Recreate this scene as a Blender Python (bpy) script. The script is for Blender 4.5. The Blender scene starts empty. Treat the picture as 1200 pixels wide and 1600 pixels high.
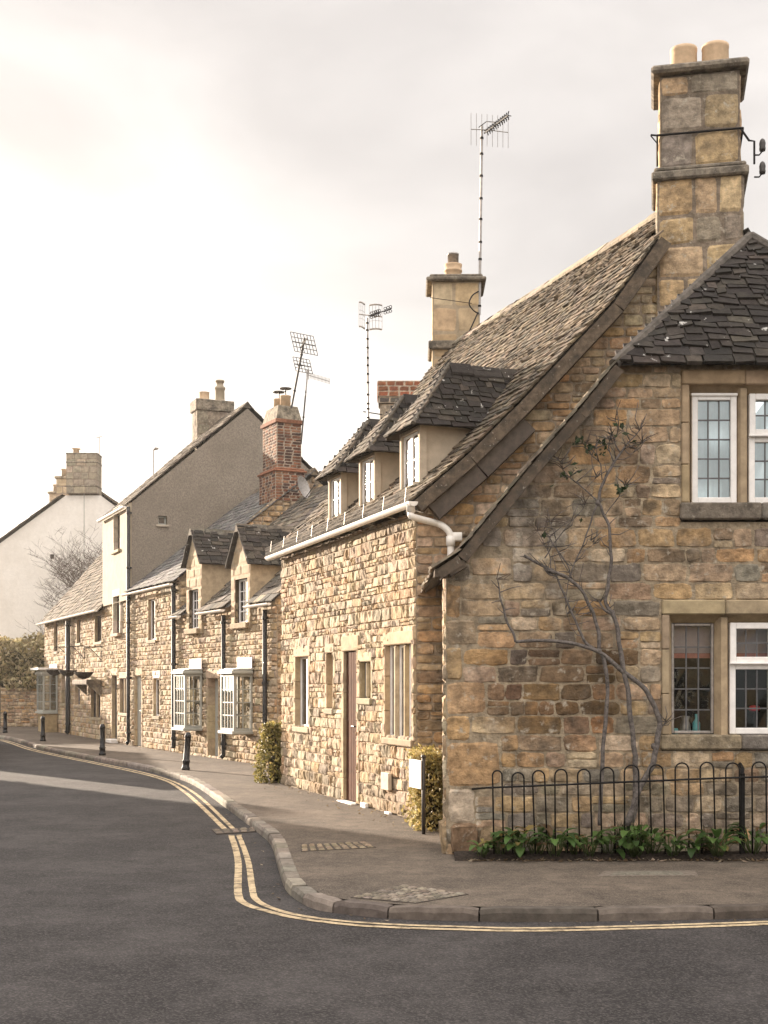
import bpy, bmesh, math, random
from mathutils import Vector, noise
from mathutils.geometry import delaunay_2d_cdt

# ------------------------------------------------------------------ camera, sky, sun, exposure
SC = bpy.context.scene
HC, FPX, UC, VH = 1.7, 2000.0, 600.0, 1069.0        # eye height, focal length / principal point in photo pixels
cam = bpy.data.cameras.new("camera")
cam.sensor_width = 36; cam.lens = 36*FPX/1600; cam.shift_y = 269/1600
cam.clip_start = .1; cam.clip_end = 1500
co = bpy.data.objects.new("camera", cam); SC.collection.objects.link(co)
co.location = (0, 0, HC); co.rotation_euler = (math.radians(90), 0, 0)
SC.camera = co
SC.render.resolution_x = 768; SC.render.resolution_y = 1024

SUN_DIR = Vector((-.657, .734, .172)).normalized()
SUN_EL = math.asin(SUN_DIR.z); SUN_AZ = math.atan2(SUN_DIR.x, SUN_DIR.y)
sun = bpy.data.lights.new("sun", 'SUN'); sun.energy = 5.0; sun.angle = math.radians(.8); sun.color = (1, .83, .66)
so = bpy.data.objects.new("sun", sun); SC.collection.objects.link(so)
so.rotation_euler = SUN_DIR.to_track_quat('Z', 'Y').to_euler(); so.location = SUN_DIR*200

SKY_STRENGTH = .1
W = bpy.data.worlds.new("World"); SC.world = W; W.use_nodes = True
n = W.node_tree.nodes; l = W.node_tree.links; n.clear()
def nn(t, **k):
    x = n.new(t)
    for a, b in k.items(): setattr(x, a, b)
    return x
out = nn('ShaderNodeOutputWorld'); bg = nn('ShaderNodeBackground'); bg.inputs[1].default_value = SKY_STRENGTH
l.new(bg.outputs[0], out.inputs[0])
sky = nn('ShaderNodeTexSky', sky_type='NISHITA', sun_disc=False, sun_elevation=SUN_EL, sun_rotation=SUN_AZ)
sky.dust_density = 2.0
tc = nn('ShaderNodeTexCoord')
mp = nn('ShaderNodeMapping'); mp.inputs['Scale'].default_value = (1, 1, 2.6)
l.new(tc.outputs['Generated'], mp.inputs[0])
nz = nn('ShaderNodeTexNoise'); nz.inputs['Scale'].default_value = 3.1; nz.inputs['Detail'].default_value = 7; nz.inputs['Distortion'].default_value = .35; nz.inputs['Roughness'].default_value = .5
l.new(mp.outputs[0], nz.inputs['Vector'])
cr = nn('ShaderNodeValToRGB')                         # pale cloud deck, softly mottled
cr.color_ramp.elements[0].position = .36; cr.color_ramp.elements[0].color = (2.22, 2.04, 1.91, 1)
cr.color_ramp.elements[1].position = .62; cr.color_ramp.elements[1].color = (2.90, 2.69, 2.52, 1)
l.new(nz.outputs[0], cr.inputs[0])
dp = nn('ShaderNodeVectorMath', operation='DOT_PRODUCT'); dp.inputs[1].default_value = SUN_DIR
l.new(tc.outputs['Generated'], dp.inputs[0])
gl = nn('ShaderNodeMapRange'); gl.inputs[1].default_value = .55; gl.inputs[2].default_value = 1.0; gl.inputs[3].default_value = 0; gl.inputs[4].default_value = 1
l.new(dp.outputs['Value'], gl.inputs[0])
pw = nn('ShaderNodeMath', operation='POWER'); pw.inputs[1].default_value = 2.2; l.new(gl.outputs[0], pw.inputs[0])
glow = nn('ShaderNodeMix', data_type='RGBA', blend_type='ADD')
glow.inputs[7].default_value = (4.6, 4.1, 3.5, 1)
sx = nn('ShaderNodeSeparateXYZ'); l.new(tc.outputs['Generated'], sx.inputs[0])
def mrange(src, a0, a1, b0, b1):
    x = nn('ShaderNodeMapRange', interpolation_type='SMOOTHSTEP'); l.new(src, x.inputs[0])
    for i, q in enumerate((a0, a1, b0, b1)): x.inputs[i+1].default_value = q
    return x.outputs[0]
def mul(p, q):
    x = nn('ShaderNodeMath', operation='MULTIPLY'); l.new(p, x.inputs[0]); l.new(q, x.inputs[1]); return x.outputs[0]
low = mrange(sx.outputs[2], .08, .42, 1, .06)          # the glow hugs the horizon round the sun
gfac = mul(pw.outputs[0], low)
deck = mul(mrange(sx.outputs[2], .46, .9, 1, 2.7), mrange(sx.outputs[1], -.7, .1, 1.8, 1))   # overcast: brighter overhead, front-lit clouds behind the camera
vm_ = nn('ShaderNodeVectorMath', operation='SCALE'); l.new(cr.outputs[0], vm_.inputs[0]); l.new(deck, vm_.inputs['Scale'])
l.new(gfac, glow.inputs[0]); l.new(vm_.outputs[0], glow.inputs[6])
mx = nn('ShaderNodeMix', data_type='RGBA'); mx.inputs[0].default_value = .92
l.new(sky.outputs[0], mx.inputs[6]); l.new(glow.outputs[2], mx.inputs[7]); l.new(mx.outputs[2], bg.inputs[0])

SC.view_settings.view_transform = 'Standard'; SC.view_settings.look = 'None'
SC.view_settings.exposure = 1.84; SC.view_settings.gamma = 1; SC.view_settings.use_curve_mapping = False
SC.cycles.max_bounces = 6; SC.cycles.transparent_max_bounces = 8; SC.cycles.use_denoising = True
SC.cycles.caustics_reflective = False; SC.cycles.caustics_refractive = False

# ------------------------------------------------------------------ helpers
COL = SC.collection
OFF = {}
def thing(name, label, cat, loc, group=None):
    o = bpy.data.objects.new(name, None); COL.objects.link(o)
    o.location = loc; o['label'] = label; o['category'] = cat
    o.empty_display_size = .3
    if group: o['group'] = group
    OFF[o.name] = Vector(loc)
    return o
def tag(o, label, cat, group=None):
    o['label'] = label; o['category'] = cat
    if group: o['group'] = group
    return o
def struct(o, kind='structure'):
    o['kind'] = kind; return o
def copy_thing(root, loc, rotz, label):
    r = root.copy(); COL.objects.link(r); r.location = loc; r.rotation_euler = (0, 0, rotz); r['label'] = label
    for ch in list(root.children):
        c = ch.copy(); COL.objects.link(c); c.parent = r
        for g in ch.children:
            d = g.copy(); COL.objects.link(d); d.parent = c
    return r

def V(x, y, z): return Vector((x, y, z))
def P(u, v, Y): return V((u-UC)/FPX*Y, Y, HC-(v-VH)/FPX*Y)       # photo measurement at a known distance
def G(u, v, z=0.):                                                 # photo measurement on the ground
    Y = (HC-z)*FPX/(v-VH); return V((u-UC)/FPX*Y, Y, z)

class MB:
    def __init__(s): s.v = []; s.f = []; s.c = []; s.m = []
    def add(s, vs, fs, col=(.5, .5, .5), mi=0):
        b = len(s.v); s.v += [tuple(p) for p in vs]
        s.c += [col]*len(vs)
        for f in fs: s.f.append([b+i for i in f]); s.m.append(mi)
    def build(s, name, mats, parent=None, smooth=False, loc=None):
        if not isinstance(mats, (list, tuple)): mats = [mats]
        off = Vector(loc) if loc is not None else (OFF[parent.name] if parent is not None else Vector((0, 0, 0)))
        me = bpy.data.meshes.new(name)
        me.from_pydata([(x-off.x, y-off.y, z-off.z) for x, y, z in s.v], [], s.f)
        ca = me.color_attributes.new('tint', 'FLOAT_COLOR', 'POINT')
        flat = []
        for c in s.c: flat += [c[0], c[1], c[2], 1.]
        ca.data.foreach_set('color', flat)
        me.polygons.foreach_set('material_index', s.m)
        if smooth: me.polygons.foreach_set('use_smooth', [True]*len(me.polygons))
        for m in mats: me.materials.append(m)
        bm = bmesh.new(); bm.from_mesh(me); bmesh.ops.recalc_face_normals(bm, faces=bm.faces); bm.to_mesh(me); bm.free()
        o = bpy.data.objects.new(name, me); COL.objects.link(o)
        if parent is not None: o.parent = parent
        elif loc is not None: o.location = loc
        OFF[o.name] = off
        return o

class Fr:
    """frame of a wall: s runs along it, t into the building, z up"""
    def __init__(s, o, a, b=None):
        s.o = Vector((o[0], o[1])); s.a = Vector(a).normalized()
        s.b = Vector(b).normalized() if b is not None else Vector((s.a.y, -s.a.x))
    def p(s, x, t, z):
        q = s.o+s.a*x+s.b*t; return V(q.x, q.y, z)
    def px(s, u, v, t=0.):                     # where a photo measurement meets the plane t
        k = (u-UC)/FPX; o = s.o+s.b*t
        x = (k*o.y-o.x)/(s.a.x-k*s.a.y); Y = o.y+s.a.y*x
        return x, HC-(v-VH)/FPX*Y
    def rect(s, u0, v0, u1, v1, t=0.):
        a, z1 = s.px(u0, v0, t); b, z0 = s.px(u1, v1, t)
        zt = (s.px(u0, v0, t)[1]+s.px(u1, v0, t)[1])/2; zb = (s.px(u0, v1, t)[1]+s.px(u1, v1, t)[1])/2
        return min(a, b), max(a, b), zb, zt

_T = None
def chamfer_template():
    global _T
    if _T is None:
        pts = []
        for x in (-1, 1):
            for y in (-1, 1):
                for z in (-1, 1):
                    for k in range(3):
                        pts.append((x, y, z, k))
        bm = bmesh.new(); vs = []
        for x, y, z, k in pts:
            q = [x*.8, y*.8, z*.8]; q[k] = (x, y, z)[k]
            vs.append(bm.verts.new(q))
        bm.verts.index_update()
        bmesh.ops.convex_hull(bm, input=vs)
        bmesh.ops.dissolve_limit(bm, angle_limit=.02, verts=bm.verts, edges=bm.edges)
        bm.verts.ensure_lookup_table(); bm.verts.index_update()
        loc = {tuple(round(c, 3) for c in v.co): i for i, v in enumerate(bm.verts)}
        order = []
        for v in bm.verts:
            best = min(range(len(pts)), key=lambda i: (v.co-vs_co(pts[i])).length)
            order.append(pts[best])
        _T = (order, [[v.index for v in f.verts] for f in bm.faces]); bm.free()
    return _T
def vs_co(p):
    q = [p[0]*.8, p[1]*.8, p[2]*.8]; q[p[3]] = p[p[3]]; return Vector(q)
def cbox(mb, fn, x0, x1, y0, y1, z0, z1, bev=.008, col=(.5, .5, .5), mi=0):
    """bevelled box, corners mapped through fn(x,y,z)"""
    if bev <= 0:
        vs = [fn(x, y, z) for x in (x0, x1) for y in (y0, y1) for z in (z0, z1)]
        mb.add(vs, [(0, 1, 3, 2), (4, 6, 7, 5), (0, 4, 5, 1), (2, 3, 7, 6), (0, 2, 6, 4), (1, 5, 7, 3)], col, mi); return
    order, faces = chamfer_template()
    c = ((x0+x1)/2, (y0+y1)/2, (z0+z1)/2); h = (abs(x1-x0)/2, abs(y1-y0)/2, abs(z1-z0)/2)
    b = min(bev, min(h)*.8); vs = []
    for x, y, z, k in order:
        q = [c[0]+x*(h[0]-b), c[1]+y*(h[1]-b), c[2]+z*(h[2]-b)]
        q[k] = c[k]+(x, y, z)[k]*h[k]
        vs.append(fn(*q))
    mb.add(vs, faces, col, mi)
def fbox(mb, F, s0, s1, t0, t1, z0, z1, bev=.006, col=(.5, .5, .5), mi=0): cbox(mb, F.p, s0, s1, t0, t1, z0, z1, bev, col, mi)
def wbox(mb, x0, x1, y0, y1, z0, z1, bev=.006, col=(.5, .5, .5), mi=0): cbox(mb, V, x0, x1, y0, y1, z0, z1, bev, col, mi)
def quad(mb, a, b, c, d, col=(.5, .5, .5), mi=0): mb.add([a, b, c, d], [(0, 1, 2, 3)], col, mi)
def tube(mb, pts, r, n=8, col=(.5, .5, .5), mi=0, cap=True):
    pts = [Vector(p) for p in pts]; k = len(pts); rs = r if isinstance(r, (list, tuple)) else [r]*k
    vs = []; up = None
    for i, p in enumerate(pts):
        d = (pts[min(i+1, k-1)]-pts[max(i-1, 0)]).normalized()
        if up is None:
            up = Vector((0, 0, 1)) if abs(d.z) < .9 else Vector((1, 0, 0))
        x = d.cross(up).normalized(); up = x.cross(d).normalized()
        for j in range(n):
            a = 2*math.pi*j/n; vs.append(p+(x*math.cos(a)+up*math.sin(a))*rs[i])
    fs = [[i*n+j, i*n+(j+1) % n, (i+1)*n+(j+1) % n, (i+1)*n+j] for i in range(k-1) for j in range(n)]
    if cap: fs += [list(range(n))[::-1], [(k-1)*n+j for j in range(n)]]
    mb.add(vs, fs, col, mi)
def bar(mb, a, b, r, n=5, col=(.5, .5, .5), mi=0): tube(mb, [a, b], r, n, col, mi)
def lathe(mb, c, prof, n=16, col=(.5, .5, .5), mi=0, cap=True):
    c = Vector(c); vs = []
    for r, z in prof:
        for j in range(n):
            a = 2*math.pi*j/n; vs.append(c+V(r*math.cos(a), r*math.sin(a), z))
    k = len(prof)
    fs = [[i*n+j, i*n+(j+1) % n, (i+1)*n+(j+1) % n, (i+1)*n+j] for i in range(k-1) for j in range(n)]
    if cap: fs += [list(range(n))[::-1], [(k-1)*n+j for j in range(n)]]
    mb.add(vs, fs, col, mi)
def smooth_path(pts, n=6):
    pts = [Vector(p) for p in pts]; out = []
    for i in range(len(pts)-1):
        p0 = pts[max(i-1, 0)]; p1 = pts[i]; p2 = pts[i+1]; p3 = pts[min(i+2, len(pts)-1)]
        for k in range(n):
            t = k/n
            out.append(.5*((2*p1)+(p2-p0)*t+(2*p0-5*p1+4*p2-p3)*t*t+(3*p1-p0-3*p2+p3)*t*t*t))
    out.append(pts[-1]); return out
def cdt(outer, holes):
    vs = [Vector(p) for p in outer]; es = [(i, (i+1) % len(outer)) for i in range(len(outer))]
    for h in holes:
        b = len(vs); vs += [Vector(p) for p in h]; es += [(b+i, b+(i+1) % len(h)) for i in range(len(h))]
    ov, _, of, _, _, _ = delaunay_2d_cdt(vs, es, [], 0, 1e-6)
    def inside(p, poly):
        c = False
        for i in range(len(poly)):
            a = poly[i]; b = poly[i-1]
            if (a[1] > p[1]) != (b[1] > p[1]) and p[0] < (b[0]-a[0])*(p[1]-a[1])/(b[1]-a[1])+a[0]: c = not c
        return c
    keep = []
    for f in of:
        c = sum((ov[i] for i in f), Vector((0, 0)))/len(f)
        if inside(c, outer) and not any(inside(c, h) for h in holes): keep.append(list(f))
    return ov, keep

# ------------------------------------------------------------------ materials
def new_mat(name):
    m = bpy.data.materials.new(name); m.use_nodes = True
    nt = m.node_tree; b = nt.nodes['Principled BSDF']
    return m, nt, b
def ramp(nt, src, p0, c0, p1, c1):
    r = nt.nodes.new('ShaderNodeValToRGB'); e = r.color_ramp.elements
    e[0].position = p0; e[0].color = (*c0, 1) if len(c0) == 3 else c0; e[1].position = p1; e[1].color = (*c1, 1)
    nt.links.new(src, r.inputs[0]); return r.outputs[0]
def noise_n(nt, vec, scale, detail=4, rough=.55):
    x = nt.nodes.new('ShaderNodeTexNoise'); x.inputs['Scale'].default_value = scale; x.inputs['Detail'].default_value = detail
    x.inputs['Roughness'].default_value = rough; nt.links.new(vec, x.inputs['Vector']); return x.outputs[0]
def mixc(nt, fac, a, b, mode='MIX'):
    x = nt.nodes.new('ShaderNodeMix'); x.data_type = 'RGBA'; x.blend_type = mode
    for i, q in ((0, fac), (6, a), (7, b)):
        if isinstance(q, (int, float)): x.inputs[i].default_value = q
        elif isinstance(q, tuple): x.inputs[i].default_value = (*q, 1)
        else: nt.links.new(q, x.inputs[i])
    return x.outputs[2]
def bump(nt, b, h, strength, dist=.01, prev=None):
    x = nt.nodes.new('ShaderNodeBump'); x.inputs['Strength'].default_value = strength; x.inputs['Distance'].default_value = dist
    nt.links.new(h, x.inputs['Height'])
    if prev is not None: nt.links.new(prev, x.inputs['Normal'])
    nt.links.new(x.outputs[0], b.inputs['Normal']); return x.outputs[0]
def tinted(name, rough=.9, var=(.72, 1.18), vscale=11, stain=(.06, .05, .04), stain_rng=(.55, .72), stain_scale=1.4, stain_amt=.6,
           lich=None, lich_rng=(.64, .68), lich_scale=16, bs=.5, bscale=55, bdist=.012, spec=.25, base=None):
    m, nt, b = new_mat(name)
    tcn = nt.nodes.new('ShaderNodeTexCoord').outputs['Object']
    if base is None:
        at = nt.nodes.new('ShaderNodeAttribute'); at.attribute_name = 'tint'; c = at.outputs['Color']
    else:
        rg = nt.nodes.new('ShaderNodeRGB'); rg.outputs[0].default_value = (*base, 1); c = rg.outputs[0]
    v = noise_n(nt, tcn, vscale, 7, .65)
    c = mixc(nt, 1., c, ramp(nt, v, .36, (var[0],)*3, .64, (var[1],)*3), 'MULTIPLY')
    if stain_amt:
        sn = noise_n(nt, tcn, stain_scale, 8, .68)
        f = ramp(nt, sn, stain_rng[0], (0, 0, 0), stain_rng[1], (stain_amt,)*3)
        c = mixc(nt, f, c, stain)
    if lich:
        ln = noise_n(nt, tcn, lich_scale, 6, .6)
        c = mixc(nt, ramp(nt, ln, lich_rng[0], (0, 0, 0), lich_rng[1], (.85,)*3), c, lich)
    nt.links.new(c, b.inputs['Base Color'])
    b.inputs['Roughness'].default_value = rough; b.inputs['Specular IOR Level'].default_value = spec
    if bs: bump(nt, b, noise_n(nt, tcn, bscale, 6, .7), bs, bdist)
    return m
def plain(name, col, rough=.5, metal=0., spec=.5, var=.12, vscale=20, bs=0.):
    m = tinted(name, rough, (1-var, 1+var), vscale, stain_amt=0, bs=bs, bscale=90, bdist=.004, spec=spec, base=col)
    m.node_tree.nodes['Principled BSDF'].inputs['Metallic'].default_value = metal
    return m
M = {}
M['stone'] = tinted('weathered_limestone', var=(.60, 1.32), vscale=10, stain=(.10, .082, .062), stain_rng=(.50, .66), stain_scale=1.6, stain_amt=.6, lich=(.46, .41, .33), lich_rng=(.59, .70), lich_scale=11, bs=1., bscale=34, bdist=.022)
M['rough_stone'] = tinted('rough_limestone', var=(.8, 1.12), stain_amt=.3, stain_scale=2.2, bs=.8, bscale=36, bdist=.02)
M['dressed'] = tinted('dressed_limestone', var=(.78, 1.14), vscale=8, stain=(.09, .075, .055), stain_rng=(.56, .74), stain_scale=2.6, stain_amt=.55, bs=.35, bscale=70)
M['cap'] = tinted('lichen_capstone', var=(.6, 1.25), vscale=14, stain=(.035, .032, .028), stain_rng=(.45, .62), stain_scale=5, stain_amt=.7, lich=(.34, .31, .26), lich_rng=(.63, .70), lich_scale=26, bs=.7, bscale=40)
M['slate'] = tinted('stone_slate', var=(.65, 1.25), vscale=14, stain=(.02, .019, .018), stain_rng=(.5, .66), stain_scale=3, stain_amt=.55, lich=(.5, .49, .46), lich_rng=(.655, .69), lich_scale=10, bs=.7, bscale=45)
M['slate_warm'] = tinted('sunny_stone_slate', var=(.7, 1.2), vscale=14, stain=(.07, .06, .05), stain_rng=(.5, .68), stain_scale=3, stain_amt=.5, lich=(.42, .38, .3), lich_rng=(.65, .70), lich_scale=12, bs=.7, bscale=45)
M['brick'] = tinted('old_brick', var=(.7, 1.2), vscale=20, stain=(.03, .022, .02), stain_rng=(.5, .68), stain_scale=3, stain_amt=.5, bs=.4)
M['roughcast'] = tinted('roughcast_render', base=(.265, .228, .185), var=(.72, 1.22), vscale=26, stain=(.175, .148, .118), stain_rng=(.42, .64), stain_scale=.5, stain_amt=.6, bs=.8, bscale=35, bdist=.03)
M['smooth_render'] = tinted('smooth_render', base=(.33, .275, .20), var=(.85, 1.08), vscale=4, stain=(.4, .34, .27), stain_rng=(.5, .75), stain_scale=1.2, stain_amt=.5, bs=.15)
M['cheek'] = tinted('cheek_render', base=(.50, .42, .32), var=(.88, 1.08), vscale=6, stain=(.25, .2, .15), stain_rng=(.52, .75), stain_scale=2, stain_amt=.5, bs=.2)
M['white_brick'] = tinted('painted_white_wall', base=(.76, .725, .67), var=(.95, 1.04), vscale=7, stain=(.58, .54, .475), stain_rng=(.46, .64), stain_scale=.5, stain_amt=.5, bs=.4, bscale=14, bdist=.02)
M['white'] = plain('white_paint', (.80, .78, .75), .45, var=.08, vscale=9, bs=.1)
M['pvc'] = plain('white_plastic', (.78, .75, .70), .35, var=.06)
M['grey_paint'] = plain('grey_green_paint', (.36, .365, .33), .45, var=.06)
M['black'] = plain('black_paint', (.012, .012, .013), .62, var=.3)
M['iron'] = plain('black_iron', (.007, .0065, .0065), .6, spec=.2, var=.4, vscale=40, bs=.2)
M['lead'] = plain('lead_came', (.10, .10, .105), .5, var=.2)
M['steel'] = plain('galvanised_steel', (.33, .31, .29), .45, .6, var=.2)
M['dark_metal'] = plain('dark_metal', (.05, .045, .042), .5, .3)
M['wood'] = plain('brown_door_wood', (.075, .032, .018), .85, spec=.08, var=.25, vscale=6, bs=.2)
M['old_wood'] = plain('weathered_timber', (.075, .058, .045), .8, var=.3, vscale=9, bs=.4)
M['terracotta'] = tinted('terracotta', base=(.56, .41, .27), var=(.85, 1.1), vscale=9, stain=(.12, .09, .07), stain_amt=.4, bs=.2)
M['mesh_wire'] = plain('wire_mesh', (.30, .27, .23), .5, .3)
M['soil'] = tinted('soil', base=(.035, .026, .02), var=(.4, 1.6), vscale=30, stain_amt=0, bs=1, bscale=40, bdist=.03)
M['bark'] = tinted('grey_bark', base=(.13, .115, .105), var=(.5, 1.4), vscale=28, stain_amt=0, bs=.6, bscale=60)
M['twig'] = plain('thin_twig', (.085, .06, .045), .8, var=.3)
M['flat_white'] = plain('white_sign_face', (.8, .8, .8), .3, var=.03)
M['red'] = plain('red_gloss', (.6, .03, .05), .4)
M['teal'] = plain('teal_plastic', (.08, .32, .33), .4)
M['room'] = plain('dark_room', (.014, .012, .011), .9)
M['blind'] = plain('roller_blind', (.36, .30, .29), .8, var=.08)
M['blind_edge'] = plain('blind_hem', (.42, .16, .12), .8)
M['curtain'] = plain('sky_tinted_curtain', (.74, .88, .93), .9, var=.1, vscale=5)  # net curtain, its blue standing in for sky mirrored in the panes
M['blue_window'] = plain('slate_blue_paint', (.12, .13, .17), .45)
def leafmat(name, c0, c1, rough=.55):
    m, nt, b = new_mat(name)
    at = nt.nodes.new('ShaderNodeAttribute'); at.attribute_name = 'tint'
    nt.links.new(at.outputs['Color'], b.inputs['Base Color']); b.inputs['Roughness'].default_value = rough
    b.inputs['Specular IOR Level'].default_value = .3
    tr = nt.nodes.new('ShaderNodeBsdfTranslucent'); nt.links.new(at.outputs['Color'], tr.inputs[0])
    ms = nt.nodes.new('ShaderNodeMixShader'); ms.inputs[0].default_value = .35
    nt.links.new(b.outputs[0], ms.inputs[1]); nt.links.new(tr.outputs[0], ms.inputs[2])
    nt.links.new(ms.outputs[0], nt.nodes['Material Output'].inputs[0]); return m
M['leaf'] = leafmat('leaf', 0, 0)
def darkglass(name, col, rough, spec=.8, wob=.25):
    m, nt, b = new_mat(name)
    b.inputs['Base Color'].default_value = (*col, 1); b.inputs['Roughness'].default_value = rough; b.inputs['Specular IOR Level'].default_value = spec
    tcn = nt.nodes.new('ShaderNodeTexCoord').outputs['Object']
    bump(nt, b, noise_n(nt, tcn, 3, 2), wob, .02); return m
M['glass'] = darkglass('window_glass', (.035, .034, .036), .06)
M['dormer_glass'] = darkglass('old_dormer_glass', (.10, .09, .08), .16, 1.0, .12)
m, nt, b = new_mat('clear_leaded_glass')
tr = nt.nodes.new('ShaderNodeBsdfTransparent'); tr.inputs[0].default_value = (.93, .95, .95, 1)
gs = nt.nodes.new('ShaderNodeBsdfGlossy'); gs.inputs['Roughness'].default_value = .02; gs.inputs['Color'].default_value = (.84, .96, 1, 1)
fr = nt.nodes.new('ShaderNodeFresnel'); fr.inputs[0].default_value = 2.1
tcn = nt.nodes.new('ShaderNodeTexCoord').outputs['Object']
bp = nt.nodes.new('ShaderNodeBump'); bp.inputs['Strength'].default_value = .05; bp.inputs['Distance'].default_value = .02
nt.links.new(noise_n(nt, tcn, 5, 2), bp.inputs['Height']); nt.links.new(bp.outputs[0], gs.inputs['Normal'])
ms = nt.nodes.new('ShaderNodeMixShader'); nt.links.new(fr.outputs[0], ms.inputs[0])
nt.links.new(tr.outputs[0], ms.inputs[1]); nt.links.new(gs.outputs[0], ms.inputs[2]); nt.links.new(ms.outputs[0], nt.nodes['Material Output'].inputs[0])
M['clear'] = m
M['clear_low'] = m.copy(); fr.inputs[0].default_value = 2.9; M['clear_low'].name = 'dim_leaded_glass'
for x_ in M['clear_low'].node_tree.nodes:
    if x_.type == 'FRESNEL': x_.inputs[0].default_value = 1.36

# asphalt, pavement, kerb
def ground_mat(name, c0, c1, grit, gritcol, patch, rough=.85, gs=260, pscale=.5, bs=.5):
    m, nt, b = new_mat(name)
    tcn = nt.nodes.new('ShaderNodeTexCoord').outputs['Object']
    big = noise_n(nt, tcn, pscale, 6, .62)
    c = mixc(nt, ramp(nt, big, .41, (0, 0, 0), .60, (1, 1, 1)), c0, c1)
    mid = noise_n(nt, tcn, 5, 6, .7)
    c = mixc(nt, 1., c, ramp(nt, mid, .3, (1-patch,)*3, .7, (1+patch,)*3), 'MULTIPLY')
    vo = nt.nodes.new('ShaderNodeTexVoronoi'); vo.inputs['Scale'].default_value = gs/3
    nt.links.new(tcn, vo.inputs['Vector'])
    sp = nt.nodes.new('ShaderNodeSeparateColor'); nt.links.new(vo.outputs['Color'], sp.inputs[0])
    c = mixc(nt, ramp(nt, sp.outputs[0], .5, (0, 0, 0), 1., (grit,)*3), c, gritcol)
    c = mixc(nt, ramp(nt, sp.outputs[1], .7, (0, 0, 0), 1., (grit*.8,)*3), c, tuple(x*.35 for x in c0))
    nt.links.new(c, b.inputs['Base Color']); b.inputs['Roughness'].default_value = rough; b.inputs['Specular IOR Level'].default_value = .3
    bump(nt, b, vo.outputs['Distance'], bs, .006); return m
M['asphalt'] = ground_mat('asphalt', (.019, .0172, .0176), (.039, .0355, .035), .45, (.14, .128, .12), .5, pscale=.9)
M['pavement'] = ground_mat('pavement_tarmac', (.072, .058, .045), (.12, .096, .074), .5, (.26, .22, .18), .45, gs=330, pscale=.8)
M['kerb'] = tinted('kerb_stone', var=(.7, 1.2), vscale=9, stain=(.06, .05, .043), stain_rng=(.48, .7), stain_scale=3, stain_amt=.6, bs=.6, bscale=50)
M['cover'] = tinted('iron_cover', var=(.7, 1.3), vscale=30, stain_amt=.3, bs=.4)
M['yellow'] = tinted('yellow_line_paint', base=(.54, .43, .275), var=(.7, 1.1), vscale=30, stain=(.09, .07, .05), stain_rng=(.49, .60), stain_scale=7, stain_amt=.7, bs=.4, bscale=120, bdist=.006)
M['earth'] = tinted('verge_earth', base=(.07, .075, .04), var=(.6, 1.3), vscale=2, stain_amt=.3, bs=.5)

PAL_WARM = [(.49, .335, .19), (.47, .295, .15), (.51, .375, .24), (.42, .305, .20), (.52, .405, .28), (.29, .208, .132), (.46, .335, .215)]
PAL_LIT = [(.34, .27, .195), (.40, .27, .155), (.45, .35, .245), (.48, .385, .265), (.41, .31, .20), (.50, .405, .29), (.43, .315, .19)]
PAL_DRESS = [(.43, .335, .225), (.45, .345, .23), (.40, .30, .19)]
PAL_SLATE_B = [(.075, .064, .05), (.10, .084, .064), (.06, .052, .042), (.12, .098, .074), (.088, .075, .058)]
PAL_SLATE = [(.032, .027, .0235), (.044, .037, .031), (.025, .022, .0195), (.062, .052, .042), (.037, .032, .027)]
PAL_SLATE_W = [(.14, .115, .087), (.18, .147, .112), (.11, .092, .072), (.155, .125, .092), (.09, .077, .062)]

def jit(rng, c, a=.12):
    k = 1+rng.uniform(-a, a); return tuple(max(.004, x*k*(1+rng.uniform(-.04, .04))) for x in c)

GRID = {4: [-1, -.62, .62, 1], 5: [-1, -.78, 0, .78, 1], 6: [-1, -.84, -.3, .3, .84, 1], 7: [-1, -.86, -.5, 0, .5, .86, 1], 9: [-1, -.88, -.62, -.3, 0, .3, .62, .88, 1]}
def stone(mb, F, x0, x1, z0, z1, dep, rough, nx, ny, col, rng, t0=0., mi=0, rnd=.16, freq=9, an=(1, 1.2), field=None, ej=.006):
    gx = GRID[nx]; gy = GRID[ny]; cx = (x0+x1)/2; cz = (z0+z1)/2; hx = (x1-x0)/2; hz = (z1-z0)/2
    d = dep*rng.uniform(.65, 1.2); tx = rng.uniform(-.25, .25)*dep; tz = rng.uniform(-.3, .3)*dep
    sx = [rng.uniform(-.06, .06) for _ in range(4)]
    seed = Vector((rng.uniform(0, 50), rng.uniform(0, 50), rng.uniform(0, 50)))
    vs = []; cs = []; r1 = rnd*rng.uniform(.4, 1.3)
    for j, v in enumerate(gy):
        for i, u in enumerate(gx):
            px = u*(1-r1*abs(v)**4*min(1, hz/hx)); pz = v*(1-r1*abs(u)**4)
            px += sx[0]*v*min(1, hz/hx); pz += sx[1]*u
            x = cx+px*hx; z = cz+pz*hz
            edge = i in (0, nx-1) or j in (0, ny-1)
            q = Vector((x*freq*an[0], z*freq*an[1], 0))+seed
            nz_ = noise.noise(q)+.5*noise.noise(q*2.3)
            if edge:
                x += ej*noise.noise(q*1.7+Vector((9, 0, 0)))*2; z += ej*noise.noise(q*1.7+Vector((0, 9, 0)))*2
            if edge: t = t0+.004+.003*nz_
            else: t = t0-(d*(.72+.28*(1-u*u)*(1-v*v))+tx*u+tz*v+rough*nz_); t = min(t, t0-.002)
            vs.append(F.p(x, t, z))
            k_ = 1+.22*noise.noise(Vector((x*6, z*6, 1.5))+seed*.2)+.12*noise.noise(Vector((x*19, z*19, 4)))
            cc = tuple(w_*k_ for w_ in col); cs.append(field(x, z, cc) if field else cc)
    fs = [[j*nx+i, j*nx+i+1, (j+1)*nx+i+1, (j+1)*nx+i] for j in range(ny-1) for i in range(nx-1)]
    mb.add(vs, fs, col, mi); mb.c[-len(cs):] = cs

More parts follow.
